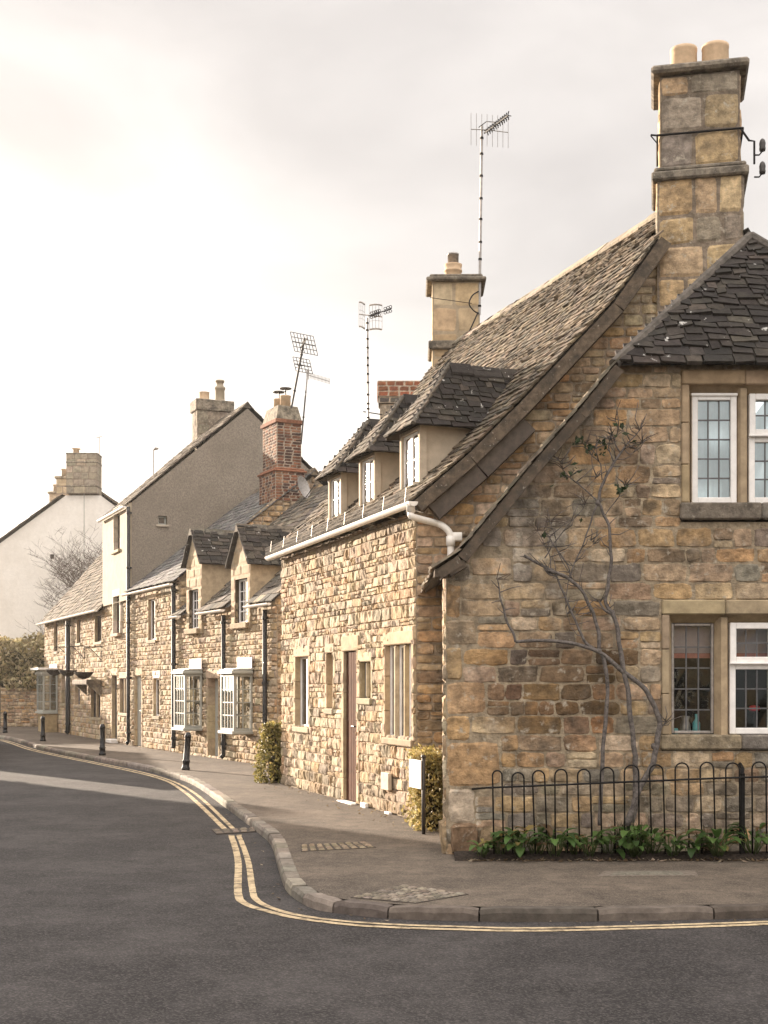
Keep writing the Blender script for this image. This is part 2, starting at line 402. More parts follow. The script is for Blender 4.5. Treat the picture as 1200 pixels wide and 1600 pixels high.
def span(poly, z):
    xs = []
    for i in range(len(poly)):
        a = poly[i]; b = poly[i-1]
        if (a[1] > z) != (b[1] > z): xs.append((b[0]-a[0])*(z-a[1])/(b[1]-a[1])+a[0])
    return (min(xs), max(xs)) if len(xs) >= 2 else None

def stone_wall(mb, F, poly, holes=(), ch=(.11, .2), sw=(.18, .42), dep=.03, rough=.008, nx=6, ny=5, pal=PAL_WARM, seed=1, gap=.008,
               mortar=(.33, .27, .2), fixed=(), t0=0., colfn=None, split=.15, freq=9, mi=0, area=None, rnd=.16, an=(1, 1.2), field=None, ej=.006):
    rng = random.Random(seed)
    hp = [[(a, c), (b, c), (b, d), (a, d)] for a, b, c, d in holes]
    ov, of = cdt(poly, hp)
    mb.add([F.p(v[0], t0, v[1]) for v in ov], of, mortar, mi)
    zs = [p[1] for p in poly]; z = min(zs); zt = max(zs)
    if area: z = max(z, area[2]); zt = min(zt, area[3])
    for (a, b, c, d) in fixed:
        stone(mb, F, a+gap, b-gap, c+gap, d-gap, dep*1.05, rough*.6, 7, 6, jit(rng, rng.choice(pal[:4])), rng, t0, mi, .08, freq, an, field, ej)
    while z < zt-.04:
        h = rng.uniform(*ch)
        if zt-z-h < ch[0]*.7: h = zt-z
        a = span(poly, z+.2*h); b = span(poly, z+.8*h)
        if a and b:
            L, R = max(a[0], b[0]), min(a[1], b[1])
            if area: L = max(L, area[0]); R = min(R, area[1])
            cuts = sorted([(q[0], q[1]) for q in list(holes)+list(fixed) if min(z+h, q[3])-max(z, q[2]) > .3*h])
            segs = []; x = L
            for c0, c1 in cuts:
                if c0 > x: segs.append((x, min(c0, R)))
                x = max(x, c1)
            if x < R: segs.append((x, R))
            for x0, x1 in segs:
                x = x0
                while x1-x > .03:
                    w = rng.uniform(*sw)*(1 if h > sum(ch)/2 else .85)
                    if x1-x-w < sw[0]*.6: w = x1-x
                    parts = [(z, z+h)]
                    if split and rng.random() < split and h > ch[0]*1.2:
                        m_ = z+h*rng.uniform(.35, .65); parts = [(z, m_), (m_, z+h)]
                    for q0, q1 in parts:
                        c = jit(rng, rng.choice(pal))
                        if colfn: c = colfn(x+w/2, (q0+q1)/2, c, rng)
                        stone(mb, F, x+gap*rng.uniform(.6, 1.5), x+w-gap, q0+gap*rng.uniform(.6, 1.5), q1-gap*.8, dep, rough, nx, ny, c, rng, t0, mi, rnd, freq, an, field, ej)
                    x += w
        z += h

def tile_roof(mb, pos, dmax, srange, e0=.17, e1=.11, w=(.15, .34), th=.022, pal=PAL_SLATE, seed=1, jits=.012, mi=0, deck=(.05, .045, .04), lift=1.0, skip=None):
    rng = random.Random(seed); d = 0.
    # deck
    k = 24; vs = []
    for i in range(k+1):
        q = dmax*i/k; a, b = srange(min(q, dmax-1e-4)); vs += [pos(a, q, -.012), pos(b, q, -.012)]
    if skip is None: mb.add(vs, [[2*i, 2*i+1, 2*i+3, 2*i+2] for i in range(k)], deck, mi)
    else:
        for i in range(k):
            q0, q1 = dmax*i/k, dmax*(i+1)/k; a, b = srange(q0)
            for j in range(60):
                x0, x1 = a+(b-a)*j/60, a+(b-a)*(j+1)/60
                if not skip((x0+x1)/2, (q0+q1)/2): quad(mb, pos(x0, q0, -.012), pos(x1, q0, -.012), pos(x1, q1, -.012), pos(x0, q1, -.012), deck, mi)
    while d < dmax-.02:
        f = d/dmax; e = e0+(e1-e0)*f
        a, b = srange(min(d+e*.4, dmax-1e-4)); s = a-rng.uniform(0, w[0]*.5)
        sc = 1-.35*f
        while s < b-.02:
            ww = rng.uniform(*w)*sc
            if b-s-ww < w[0]*.5: ww = b-s
            s0 = max(s, a-.01)+.003+rng.uniform(0, .004); s1 = s+ww-.003
            if s1-s0 > .03 and not (skip and skip((s0+s1)/2, d+e*.5)):
                dl = d-.02+rng.uniform(-jits, jits); dh = min(d+e*1.7, dmax+.02)
                sk = rng.uniform(-jits, jits)*.8
                hb = lift*(.012+rng.uniform(0, .012)); tt = th*rng.uniform(.75, 1.3); hl = rng.uniform(-.004, .004)
                mid = .5*(s0+s1)
                vs = [pos(s0+rng.uniform(0, .01), dl+sk, hb+hl), pos(s1-rng.uniform(0, .01), dl-sk, hb-hl), pos(s1, dh, -.004), pos(s0, dh, -.004),
                      pos(s0+rng.uniform(0, .012), dl+sk+rng.uniform(-.008, .01), hb+tt+hl), pos(s1-rng.uniform(0, .012), dl-sk+rng.uniform(-.008, .01), hb+tt-hl), pos(s1, dh, tt*.7), pos(s0, dh, tt*.7)]
                mb.add(vs, [(0, 3, 2, 1), (4, 5, 6, 7), (0, 1, 5, 4), (2, 3, 7, 6), (0, 4, 7, 3), (1, 2, 6, 5)], jit(rng, rng.choice(pal), .25), mi)
            s += ww
        d += e
def ridge_stones(mb, a, b, w=.16, th=.06, ln=(.35, .55), pal=PAL_SLATE, seed=3, side=None, drop=.12, mi=0):
    """inverted-V stones from a to b"""
    rng = random.Random(seed); a = Vector(a); b = Vector(b); d = (b-a); L = d.length; d.normalize()
    sd = Vector((d.y, -d.x, 0)).normalized(); x = 0.
    while x < L-.02:
        q = rng.uniform(*ln); q = L-x if L-x-q < .15 else q
        p0 = a+d*(x+.006); p1 = a+d*(x+q-.006); dz = rng.uniform(-.01, .01)
        vs = []
        for p in (p0, p1):
            vs += [p+V(0, 0, th+dz), p+sd*w+V(0, 0, -drop+th*.3+dz), p+sd*w+V(0, 0, -drop-th*.5+dz), p-sd*w+V(0, 0, -drop-th*.5+dz), p-sd*w+V(0, 0, -drop+th*.3+dz)]
        mb.add(vs, [(0, 1, 6, 5), (1, 2, 7, 6), (2, 3, 8, 7), (3, 4, 9, 8), (4, 0, 5, 9), (0, 4, 3, 2, 1), (5, 6, 7, 8, 9)], jit(rng, rng.choice(pal), .2), mi)
        x += q

def window(root, F, s0, s1, z0, z1, rec=.15, lights=1, rows=3, cols=2, fw=.045, mat='white', glass='glass', jamb=.12, lint=.17, sill=.09, proud=.026,
           sillp=.03, mull=0., transom=None, bars=.018, pal=PAL_DRESS, seed=1, surround=True, lintcol=None, barmat=None, name='window', fdep=.05):
    rng = random.Random(seed); fm = MB(); gms = []; bms = []
    W_ = (s1-s0-mull*(lights-1))/lights
    for i in range(lights):
        a = s0+i*(W_+mull); b = a+W_
        fbox(fm, F, a, a+fw, rec, rec+fdep, z0, z1, .004); fbox(fm, F, b-fw, b, rec, rec+fdep, z0, z1, .004)
        fbox(fm, F, a+fw, b-fw, rec, rec+fdep, z0, z0+fw, .004); fbox(fm, F, a+fw, b-fw, rec, rec+fdep, z1-fw, z1, .004)
        ga, gb, c, d = a+fw, b-fw, z0+fw, z1-fw
        gm = MB(); bm_ = MB(); gms.append(gm); bms.append(bm_)
        if transom: fbox(fm, F, ga, gb, rec, rec+fdep, z0+transom-fw/2, z0+transom+fw/2, .004)
        for k in range(1, cols):
            x = ga+(gb-ga)*k/cols; fbox(bm_, F, x-bars/2, x+bars/2, rec+.008, rec+.035, c, d, 0)
        for k in range(1, rows):
            z = c+(d-c)*k/rows
            if cols == 1 and k > 1: bm_ = MB(); bms.append(bm_)
            fbox(bm_, F, ga, gb, rec+.011, rec+.032, z-bars/2, z+bars/2, 0)
        quad(gm, F.p(ga, rec+.022, c), F.p(gb, rec+.022, c), F.p(gb, rec+.022, d), F.p(ga, rec+.022, d))
    w = fm.build(name, M[mat], root)
    for bm_ in bms:
        if bm_.v: bm_.build('glazing_bars', M[barmat or mat], w)
    for gm in gms: gm.build('pane', M[glass], w)
    if surround:
        sm = MB()
        R = rec+.005
        if lint:
            c = lintcol or jit(rng, rng.choice(pal)); fbox(sm, F, s0-jamb*.9, s1+jamb*.9, -proud-.004, R, z1, z1+lint, .012, c)
        if jamb:
            for a, b in ((s0-jamb, s0), (s1, s1+jamb)):
                z = z0
                while z < z1-.01:
                    h = rng.uniform(.28, .5); h = z1-z if z1-z-h < .2 else h
                    ex = rng.uniform(-.05, .03)
                    if a < s0: fbox(sm, F, a-ex, b, -proud+rng.uniform(0, .006), R, z+.002, z+h-.002, .008, jit(rng, rng.choice(pal)))
                    else: fbox(sm, F, a, b+ex, -proud+rng.uniform(0, .006), R, z+.002, z+h-.002, .008, jit(rng, rng.choice(pal)))
                    z += h
        for i in range(1, lights):
            if mull:
                x = s0+i*W_+(i-1)*mull; fbox(sm, F, x, x+mull, -.0, R+.04, z0, z1, .03, jit(rng, rng.choice(pal)))
        if sm.v: sm.build('stone_surround', M['dressed'], w)
        if sill:
            q = MB(); fbox(q, F, s0-jamb*.8, s1+jamb*.8, -proud-sillp, R+.02, z0-sill, z0, .014, jit(rng, (.36, .29, .2))); q.build('sill', M['dressed'], w)
    return w
def hole(r, m=0.): return (r[0]-m, r[1]+m, r[2]-m, r[3]+m)
def door(root, F, s0, s1, z0, z1, rec=.2, mat='wood', jamb=.10, lint=.2, proud=.028, pal=PAL_DRESS, seed=1, glazed=False, step=None):
    rng = random.Random(seed); q = MB(); R = rec
    nb = 5
    for k in range(nb):
        a = s0+(s1-s0)*k/nb; b = s0+(s1-s0)*(k+1)/nb; fbox(q, F, a+.002, b-.002, rec, rec+.05, z0, z1, .006)
    d = q.build('door', M[mat], root)
    h = MB(); x = s0+.12*(s1-s0); zc = z0+(z1-z0)*.5
    bar(h, F.p(x, rec-.002, zc), F.p(x, rec-.05, zc), .012, 8); bar(h, F.p(x, rec-.05, zc), F.p(x+.11, rec-.05, zc), .011, 8)
    h.build('handle', M['dark_metal'], d)
    sm = MB(); fbox(sm, F, s0-jamb, s1+jamb, -proud-.004, R, z1, z1+lint, .012, jit(rng, rng.choice(pal)))
    for a, b in ((s0-jamb, s0), (s1, s1+jamb)):
        z = z0
        while z < z1-.01:
            hh = rng.uniform(.3, .5); hh = z1-z if z1-z-hh < .2 else hh
            fbox(sm, F, a, b, -proud+rng.uniform(0, .006), R+.06, z+.002, z+hh-.002, .008, jit(rng, rng.choice(pal))); z += hh
    sm.build('stone_surround', M['dressed'], d)
    if step:
        st = MB(); fbox(st, F, s0-.04, s1+.04, -step, R, z0-.17, z0-.002, .012, (.8, .78, .74)); st.build('doorstep', M['white'], d)
    return d
def downpipe(root, F, s, z0, z1, r=.04, t=-.075, mat='black', brk=3, shoe=True):
    q = MB(); pts = [F.p(s, t, z1), F.p(s, t, z0+.12), F.p(s, t, z0+.08)]
    if shoe: pts += [F.p(s, t-.06, z0+.02)]
    tube(q, pts, r, 10); p = q.build('downpipe', M[mat], root, True)
    k = MB()
    for i in range(brk):
        z = z0+.3+(z1-z0-.5)*i/max(1, brk-1)
        lathe(k, F.p(s, t, z), [(r+.001, 0), (r+.014, 0), (r+.014, .06), (r+.001, .06)], 10, cap=False)
        fbox(k, F, s-.02, s+.02, t, .0, z+.01, z+.05, 0)
    k.build('pipe_bracket', M[mat], p); return p
def gutter(root, F, s0, s1, z, r=.06, t=-.14, mat='pvc', slope=0.):
    q = MB(); n_ = 10; vs = []
    for s in (s0, s1):
        for rr in (r, r-.008):
            for j in range(n_+1):
                a = math.pi*j/n_; vs.append(F.p(s, t+rr*math.cos(a), z+slope*(s-s0)-rr*math.sin(a)))
    m_ = n_+1; fs = []
    for j in range(n_):
        fs += [[j, j+1, 2*m_+j+1, 2*m_+j], [m_+j, m_+j+1, 3*m_+j+1, 3*m_+j], [j, j+1, m_+j+1, m_+j], [2*m_+j, 2*m_+j+1, 3*m_+j+1, 3*m_+j]]
    fs += [[0, m_, 3*m_, 2*m_], [n_, m_+n_, 3*m_+n_, 2*m_+n_]]
    fs += [list(range(m_))]
    q.add(vs, fs)
    return q.build('gutter', M[mat], root)
# ================================================================== corner cottage (main range, front wing)
A = thing('corner_cottage', 'honey stone corner cottage in front, with three dormers and a dark hipped wing', 'cottage', (.4, 16, 0))
FA = Fr((.4, 16), (-.346, .938))                     # street wall, runs away from the corner
FG = Fr((.4, 16), (1, 0), (0, 1))                    # gable wall facing the camera
FWx = .62; YW = 12.8
FW = Fr((FWx, YW), (1, 0), (0, 1))                   # front wall of the wing
LEN_A = 6.18
W1 = FA.rect(463, 1026, 484, 1136); W2 = FA.rect(512, 1020, 522, 1107); W3 = FA.rect(564, 1034, 581, 1091); W4 = FA.rect(604, 1007, 645, 1154)
DA = FA.rect(539, 1017, 559, 1252)
mb = MB()
rngA = random.Random(5)
Zc = 3.86
def fieldA(x, z, c):
    n1 = noise.noise(Vector((x*1.3, z*1.3, 2)))+.5*noise.noise(Vector((x*5, z*5, 9)))
    f = max(0, (.45-z)*1.2+n1*.5-.1)+max(0, (z-3.45)*1.3+n1*.4)+max(0, n1-.35)*.7      # splashed base, drips under the eaves
    f = min(.6, f); return tuple(p*(1-f)+q_*f for p, q_ in zip(c, (.15, .12, .085)))
stone_wall(mb, FA, [(0, -.12), (LEN_A, -.12), (LEN_A, Zc), (0, Zc)], [hole(W1), hole(W2), hole(W3), hole(W4), hole(DA)], ch=(.07, .19), sw=(.10, .46), dep=.028, rough=.023, field=fieldA, ej=.010,
           nx=9, ny=6, pal=PAL_LIT, seed=11, gap=.0035, mortar=(.34, .27, .19), split=.25, freq=13, mi=1, rnd=.09, an=(1.5, .55))
# gable wall
prof = [(.36, 3.96), (1.02, 4.53), (1.64, 5.14), (2.81, 6.39), (3.39, 7.2), (3.92, 7.82)]     # x, z of the verge line
gp = [(0, -.12), (0, 3.82)]+[(x-.4, z-.12) for x, z in prof[1:]]+[(7.44-(x-.4)-.4, z-.12) for x, z in prof[-2:0:-1]]+[(7.04, 3.82), (7.04, -.12)]
def colG(x, z, c, rng):
    if z > 6.0: return jit(rng, rng.choice([(.45, .36, .24), (.42, .29, .16), (.38, .31, .22), (.48, .40, .28)]), .12)
    return tuple(q*.95 for q in c)
stone_wall(mb, FG, gp, ch=(.09, .17), sw=(.16, .42), dep=.026, rough=.013, nx=7, ny=6, pal=PAL_WARM, seed=12, gap=.006, colfn=colG, area=(0, 6.2, -.1, 7.6), rnd=.22)
# hidden sides
pE = FA.p(LEN_A, 0, 0); pB = FA.p(LEN_A, 6.4, 0); pC = FG.p(7.04, 0, 0)
eB = FA.p(LEN_A, 3.2, 7.7)
mb.add([pE-V(0, 0, .1), pE+V(0, 0, 3.9), eB, pB+V(0, 0, 3.9), pB-V(0, 0, .1)], [(0, 1, 2, 3, 4)], (.36, .27, .17))
quad(mb, pB-V(0, 0, .1), pB+V(0, 0, 3.9), pC+V(0, 0, 3.9), pC-V(0, 0, .1), (.36, .27, .17))
mb.build('wall', [M['stone'], M['rough_stone']], A)

# wing walls
UPW = (FW.px(1085, 700)[0], FW.px(1331, 700)[0], HC-(786-VH)/156.25, HC-(613-VH)/156.25)
LOW = (FW.px(1054, 1050)[0], FW.px(1302, 1050)[0], HC-(1148-VH)/156.25, HC-(972-VH)/156.25)
def fw(u0, v0, u1, v1): return (FW.px(u0, v0)[0], FW.px(u1, v0)[0], HC-(v1-VH)/156.25, HC-(v0-VH)/156.25)
eave = 4.85; xk = 2.3-FWx; ww_ = 2*(3.98-FWx)
wp = [(0, -.12), (0, 2.78), (xk, eave+.04), (ww_-xk, eave+.04), (ww_, 2.78), (ww_, -.12)]
fixed = [fw(697, 1158, 783, 1231), fw(697, 1118, 735, 1158), fw(697, 1065, 760, 1117), fw(697, 1010, 722, 1064), fw(697, 968, 745, 1009),
         fw(697, 912, 719, 967), fw(735, 870, 800, 900), fw(700, 1232, 742, 1288)]
holes = [(UPW[0]-.13, UPW[1]+.13, UPW[2]-.19, UPW[3]+.22), (LOW[0]-.13, LOW[1]+.13, LOW[2]-.16, LOW[3]+.22)]
DARK = [(.20, .14, .075), (.17, .115, .06), (.23, .165, .09), (.155, .12, .075)]
def colW(x, z, c, rng):
    u = UC+(x+FWx)/YW*FPX; v = VH-(z-HC)*156.25
    if v < 1160 and v > 985 and 735 < u < 985:                       # brown damp-stained courses
        k = 1-abs((u-860)/150)**3*.6
        if rng.random() < .3*k: return jit(rng, rng.choice(DARK), .15)
    if 770 < u < 905 and v < 960 and rng.random() < .25: return jit(rng, rng.choice([(.34, .29, .235), (.30, .26, .215), (.38, .33, .26)]), .12)   # limewash remains
    if v > 1228 and rng.random() < .55: return jit(rng, rng.choice([(.27, .225, .165), (.33, .27, .19), (.22, .19, .15)]), .15)
    if rng.random() < .12: return jit(rng, rng.choice([(.43, .30, .165), (.41, .285, .15)]), .1)
    if rng.random() < .16: return jit(rng, rng.choice([(.23, .2, .16), (.27, .225, .17)]), .15)
    return c
def lerp3(p, q, f): return tuple(x+(y-x)*f for x, y in zip(p, q))
def fieldW(x, z, c):
    u = UC+(x+FWx)/YW*FPX; v = VH-(z-HC)*156.25
    n1 = noise.noise(Vector((x*1.7, z*1.7, 3)))+.5*noise.noise(Vector((x*4, z*4, 7)))
    d = max(0, 1-((u-858)/140)**2-((v-1075)/105)**2)       # damp brown courses between plant and corner
    f = min(1, max(0, d*1.5+n1*.45))*(d > 0)
    c = lerp3(c, (c[0]*.50, c[1]*.44, c[2]*.40), f)
    w = max(0, 1-((u-800)/120)**2-((v-820)/150)**2)         # remains of limewash under the verge
    n2 = noise.noise(Vector((x*3.1, z*2.2, 11)))+.6*noise.noise(Vector((x*9, z*9, 5)))
    c = lerp3(c, (.44, .395, .335), min(.75, max(0, w*.8+n2*.7-.25)))
    if u < 747 and 1230 < v < 1290: c = lerp3(c, (.55, .49, .40), .75)
    if u < 784 and 1158 < v < 1231: c = lerp3(c, (.42, .275, .145), .8)
    g = noise.noise(Vector((x*2.3, z*1.3, 21)))+.7*noise.noise(Vector((x*8, z*7, 25)))+.3*noise.noise(Vector((x*21, z*21, 5)))-.22   # dark algae streaks
    k1 = math.exp(-((u-1012)/22)**2)*(1 if 640 < v < 800 else .0)+math.exp(-((u-826)/14)**2)*(800 < v < 960)*.7+math.exp(-((v-870)/26)**2)*(u > 960)*.55
    g += k1*(.45+.5*noise.noise(Vector((x*12, z*9, 40))))
    return lerp3(c, (.075, .06, .044), min(.75, max(0, g*1.35)))
mb = MB()
stone_wall(mb, FW, wp, holes, ch=(.10, .225), sw=(.15, .5), dep=.012, rough=.0125, nx=9, ny=7, pal=PAL_WARM, seed=21, gap=.004, mortar=(.34, .275, .19), fixed=fixed, colfn=colW,
           area=(0, 4.4, -.1, 5), split=.2, freq=8, rnd=.16, field=fieldW, ej=.013)
# left flank and right flank of the wing
FL = Fr((FWx, YW), (.14, 3.2), (1, 0))
stone_wall(mb, FL, [(0, -.12), (3.2, -.12), (3.2, 2.8), (0, 2.8)], ch=(.14, .24), sw=(.2, .5), dep=.03, rough=.012, nx=5, ny=5, pal=PAL_LIT, seed=23)
pr = FW.p(ww_, 0, 0); quad(mb, pr-V(0, 0, .1), pr+V(0, 0, 2.8), V(pr.x, 16, 2.8), V(pr.x, 16, -.1), (.36, .27, .17))
mb.build('wing_wall', M['stone'], A)
mb = MB()                                             # rough footing stones at the corner
rg = random.Random(8)
FWf = Fr((FWx, YW), (1, 0), (0, 1))
for (u0, v0, u1, v1) in ((704, 1286, 748, 1340), (746, 1290, 792, 1338)):
    r = fw(u0, v0, u1, v1); stone(mb, FWf, r[0], r[1], -.06, r[3], .10, .035, 9, 7, jit(rg, (.24, .17, .10)), rg, 0, 0, .25, 7)
FLf = Fr((FWx, YW), (.14, 3.2), (1, 0))
stone(mb, FLf, -.02, .5, -.06, .33, .07, .03, 7, 6, (.3, .22, .13), rg, 0, 0, .25, 7)
mb.build('footing_stone', M['stone'], A)

# wing windows: moulded stone surround, mullions, white or leaded lights
def wing_window(r, nl, seed, kinds, vs, upper):
    s0, s1, z0, z1 = r; rng = random.Random(seed); mull = .145; W_ = (s1-s0-mull*(nl-1))/nl
    sm = MB(); prf = -.024; dd = .14
    # outer flat surround then splayed reveal
    o = .13
    c = lambda: jit(rng, rng.choice([(.37, .285, .18), (.40, .31, .205), (.34, .265, .175)]), .08)
    cuts = [s0-o, s0+W_+mull/2, s1-W_-mull/2, s1+o]
    for i in range(3): fbox(sm, FW, cuts[i]+.002, cuts[i+1]-.002, prf-.012, dd+.05, z1+.075, z1+.22, .012, c())
    z = z0
    while z < z1+.07:
        h = min(rng.uniform(.3, .5), z1+.075-z); h = z1+.075-z if z1+.075-z-h < .15 else h
        for a, b in ((s0-o, s0-.055), (s1+.055, s1+o)):
            fbox(sm, FW, a, b, prf-rng.uniform(0, .006), dd+.05, z+.002, z+h-.002, .010, c())
        z += h
    def splay(p0, p1, q0, q1): quad(sm, p0, p1, q1, q0, c())
    f0, f1 = .02, dd
    splay(FW.p(s0-.055, f0, z0), FW.p(s0-.055, f0, z1+.075), FW.p(s0, f1, z0), FW.p(s0, f1, z1))
    splay(FW.p(s1+.055, f0, z0), FW.p(s1+.055, f0, z1+.075), FW.p(s1, f1, z0), FW.p(s1, f1, z1))
    splay(FW.p(s0-.055, f0, z1+.075), FW.p(s1+.055, f0, z1+.075), FW.p(s0, f1, z1), FW.p(s1, f1, z1))
    for i in range(1, nl):
        x = s0+i*W_+(i-1)*mull; m_ = x+mull/2
        vs2 = []
        for zz in (z0, z1+.05):
            vs2 += [FW.p(m_-.03, .03, zz), FW.p(m_+.03, .03, zz), FW.p(x+mull, dd, zz), FW.p(x+mull, dd+.06, zz), FW.p(x, dd+.06, zz), FW.p(x, dd, zz)]
        sm.add(vs2, [(k, (k+1) % 6, 6+(k+1) % 6, 6+k) for k in range(6)], c())
    first = None
    for i in range(nl):
        a = s0+i*(W_+mull); b = a+W_; kind = kinds[i]; fm = MB(); lm = MB()
        white = kind != 'iron'; fwid = .062 if white else .03; rec = .055 if white else dd+.01; dep = .07 if white else .03
        if white: a -= .012; b += .012
        def ring(x0, x1, c0, c1, f, tt0, tt1):
            fbox(fm, FW, x0, x0+f, tt0, tt1, c0, c1, .006); fbox(fm, FW, x1-f, x1, tt0, tt1, c0, c1, .006)
            fbox(fm, FW, x0+f, x1-f, tt0+.002, tt1, c0, c0+f, .006); fbox(fm, FW, x0+f, x1-f, tt0+.002, tt1, c1-f, c1, .006)
        zz0, zz1 = z0+.004, z1-.004
        panes = []
        if kind == 'sash':
            zm = z0+(z1-z0)*(.635 if upper else .655)
            ring(a, b, zm-.02, zz1, fwid, rec-.025, rec+dep); ring(a, b, zz0, zm-.022, fwid, rec, rec+dep)
            fbox(fm, FW, a-.01, b+.01, rec-.05, rec-.02, zm-.035, zm-.012, .006)
            panes = [(a+fwid, b-fwid, zm-.02+fwid, zz1-fwid, 2), (a+fwid, b-fwid, zz0+fwid, zm-.022-fwid, 3)]
        else:
            ring(a, b, zz0, zz1, fwid, rec, rec+dep)
            if white:
                fbox(fm, FW, a-.01, b+.004, rec-.02, rec, zz1-.022, zz1+.006, .004); ring(a+fwid*.62, b-fwid*.62, zz0+fwid*.62, zz1-fwid*.62, fwid*.38, rec+.014, rec+.03)
            panes = [(a+fwid, b-fwid, zz0+fwid, zz1-fwid, 5)]
        w = fm.build('window', M['white' if white else 'steel'], A)
        first = first or w
        pt = rec+dep*.55
        for (x0, x1, c0, c1, rows) in panes:
            gm = MB(); lm = MB()
            for k in range(3):
                for j in range(rows):                       # slightly tilted leaded quarries
                    xa, xb = x0+(x1-x0)*k/3, x0+(x1-x0)*(k+1)/3; ca, cb = c0+(c1-c0)*j/rows, c0+(c1-c0)*(j+1)/rows
                    e = [rng.uniform(-.0016, .0016) for _ in range(4)]
                    quad(gm, FW.p(xa, pt+e[0], ca), FW.p(xb, pt+e[1], ca), FW.p(xb, pt+e[2], cb), FW.p(xa, pt+e[3], cb))
            for k in range(1, 3):
                x = x0+(x1-x0)*k/3; fbox(lm, FW, x-.0065, x+.0065, pt-.007, pt+.007, c0, c1, 0)
            for j in range(1, rows):
                zz = c0+(c1-c0)*j/rows; fbox(lm, FW, x0, x1, pt-.009, pt+.009, zz-.0065, zz+.0065, 0)
            gm.build('pane', M['clear' if upper else 'clear_low'], w); lm.build('lead_cames', M['lead'], w)
        # blind or curtain behind the glass
        bl = MB()
        xa, xb = a-.02, b+.02
        if upper:
            for k in range(14):
                p0, p1 = xa+(xb-xa)*k/14, xa+(xb-xa)*(k+1)/14; t0, t1 = .19+.018*math.sin(k*1.7+i), .19+.018*math.sin((k+1)*1.7+i)
                bl.add([FW.p(p0, t0, z0), FW.p(p1, t1, z0), FW.p(p1, t1, z1+.1), FW.p(p0, t0, z1+.1)], [(0, 1, 2, 3)])
            bl.build('curtain', M['curtain'], w)
        else:
            zb = z1-(z1-z0)*.315
            quad(bl, FW.p(xa, .28, zb+.05), FW.p(xb, .28, zb+.05), FW.p(xb, .28, z1+.1), FW.p(xa, .28, z1+.1))
            fbox(bl, FW, xa, xb, .275, .285, zb, zb+.048, 0, mi=1)
            bl.build('roller_blind', [M['blind'], M['blind_edge']], w)
    # room behind: a dark box
    rm = MB(); q0, q1 = s0-.3, s1+.3; y1 = 1.6; c0, c1 = z0-.35, z1+.25
    for p_ in (((q0, y1, c0), (q1, y1, c0), (q1, y1, c1), (q0, y1, c1)), ((q0, .26, c0), (q0, y1, c0), (q0, y1, c1), (q0, .26, c1)), ((q1, .26, c0), (q1, y1, c0), (q1, y1, c1), (q1, .26, c1)),
               ((q0, .26, c0), (q1, .26, c0), (q1, y1, c0), (q0, y1, c0)), ((q0, .26, c1), (q1, .26, c1), (q1, y1, c1), (q0, y1, c1))):
        quad(rm, *[FW.p(*x) for x in p_])
    fbox(rm, FW, s0, s1, .2, .55, z0-.06, z0-.02, 0)
    rm.build('room', M['room'], first)
    sl = MB(); cc = (.17, .145, .115) if upper else (.30, .245, .165)
    fbox(sl, FW, s0-.15, s0+(s1-s0)*.42-.002, -.065 if upper else -.04, dd+.02, z0-.17 if upper else z0-.15, z0, .016, cc)
    fbox(sl, FW, s0+(s1-s0)*.42+.002, s1+.15, -.065 if upper else -.04, dd+.02, z0-.17 if upper else z0-.15, z0, .016, jit(rng, (.2, .18, .15)))
    sl.build('sill', M['stone'], first)
    sm.build('stone_surround', M['dressed'], first)
wing_window(UPW, 3, 31, ['case', 'sash', 'case'], None, True)
wing_window(LOW, 3, 32, ['iron', 'sash', 'iron'], None, False)
# things on the lower sill inside
def sill_item(name, label, cat, s, prof, mat, t=.3, z=LOW[2]-.02, n_=12):
    p = FW.p(s, t, z); q = MB(); lathe(q, p, prof, n_); o = q.build(name, M[mat], None, True, p); tag(o, label, cat); return o
a0 = LOW[0]
sill_item('bottle', 'teal bottle standing on the inside sill of the lower leaded window', 'bottle', a0+.29, [(.035, 0), (.04, .02), (.04, .13), (.014, .17), (.014, .22)], 'teal')
sill_item('jar', 'small teal jar at the left corner of the inside sill', 'jar', a0+.07, [(.03, 0), (.034, .01), (.034, .06), (.028, .075)], 'teal')
sill_item('glass_jug', 'grey jug between two teal vessels on the inside sill', 'jug', a0+.18, [(.04, 0), (.055, .05), (.05, .11), (.035, .15), (.045, .2)], 'steel')
q = MB(); pz = FW.p(FW.px(1194, 1104)[0], .34, LOW[2]-.02)
tube(q, [pz, pz+V(0, 0, .25)], .006, 6, mi=1); lathe(q, pz+V(0, 0, .25), [(.05, 0), (.065, .02), (.05, .05), (.01, .06)], 12)
lathe(q, pz, [(.05, 0), (.05, .012), (.012, .02)], 12, mi=1)
tag(q.build('table_lamp', [M['red'], M['dark_metal']], None, True, pz), 'little lamp with a red shade inside the white sash window', 'lamp')

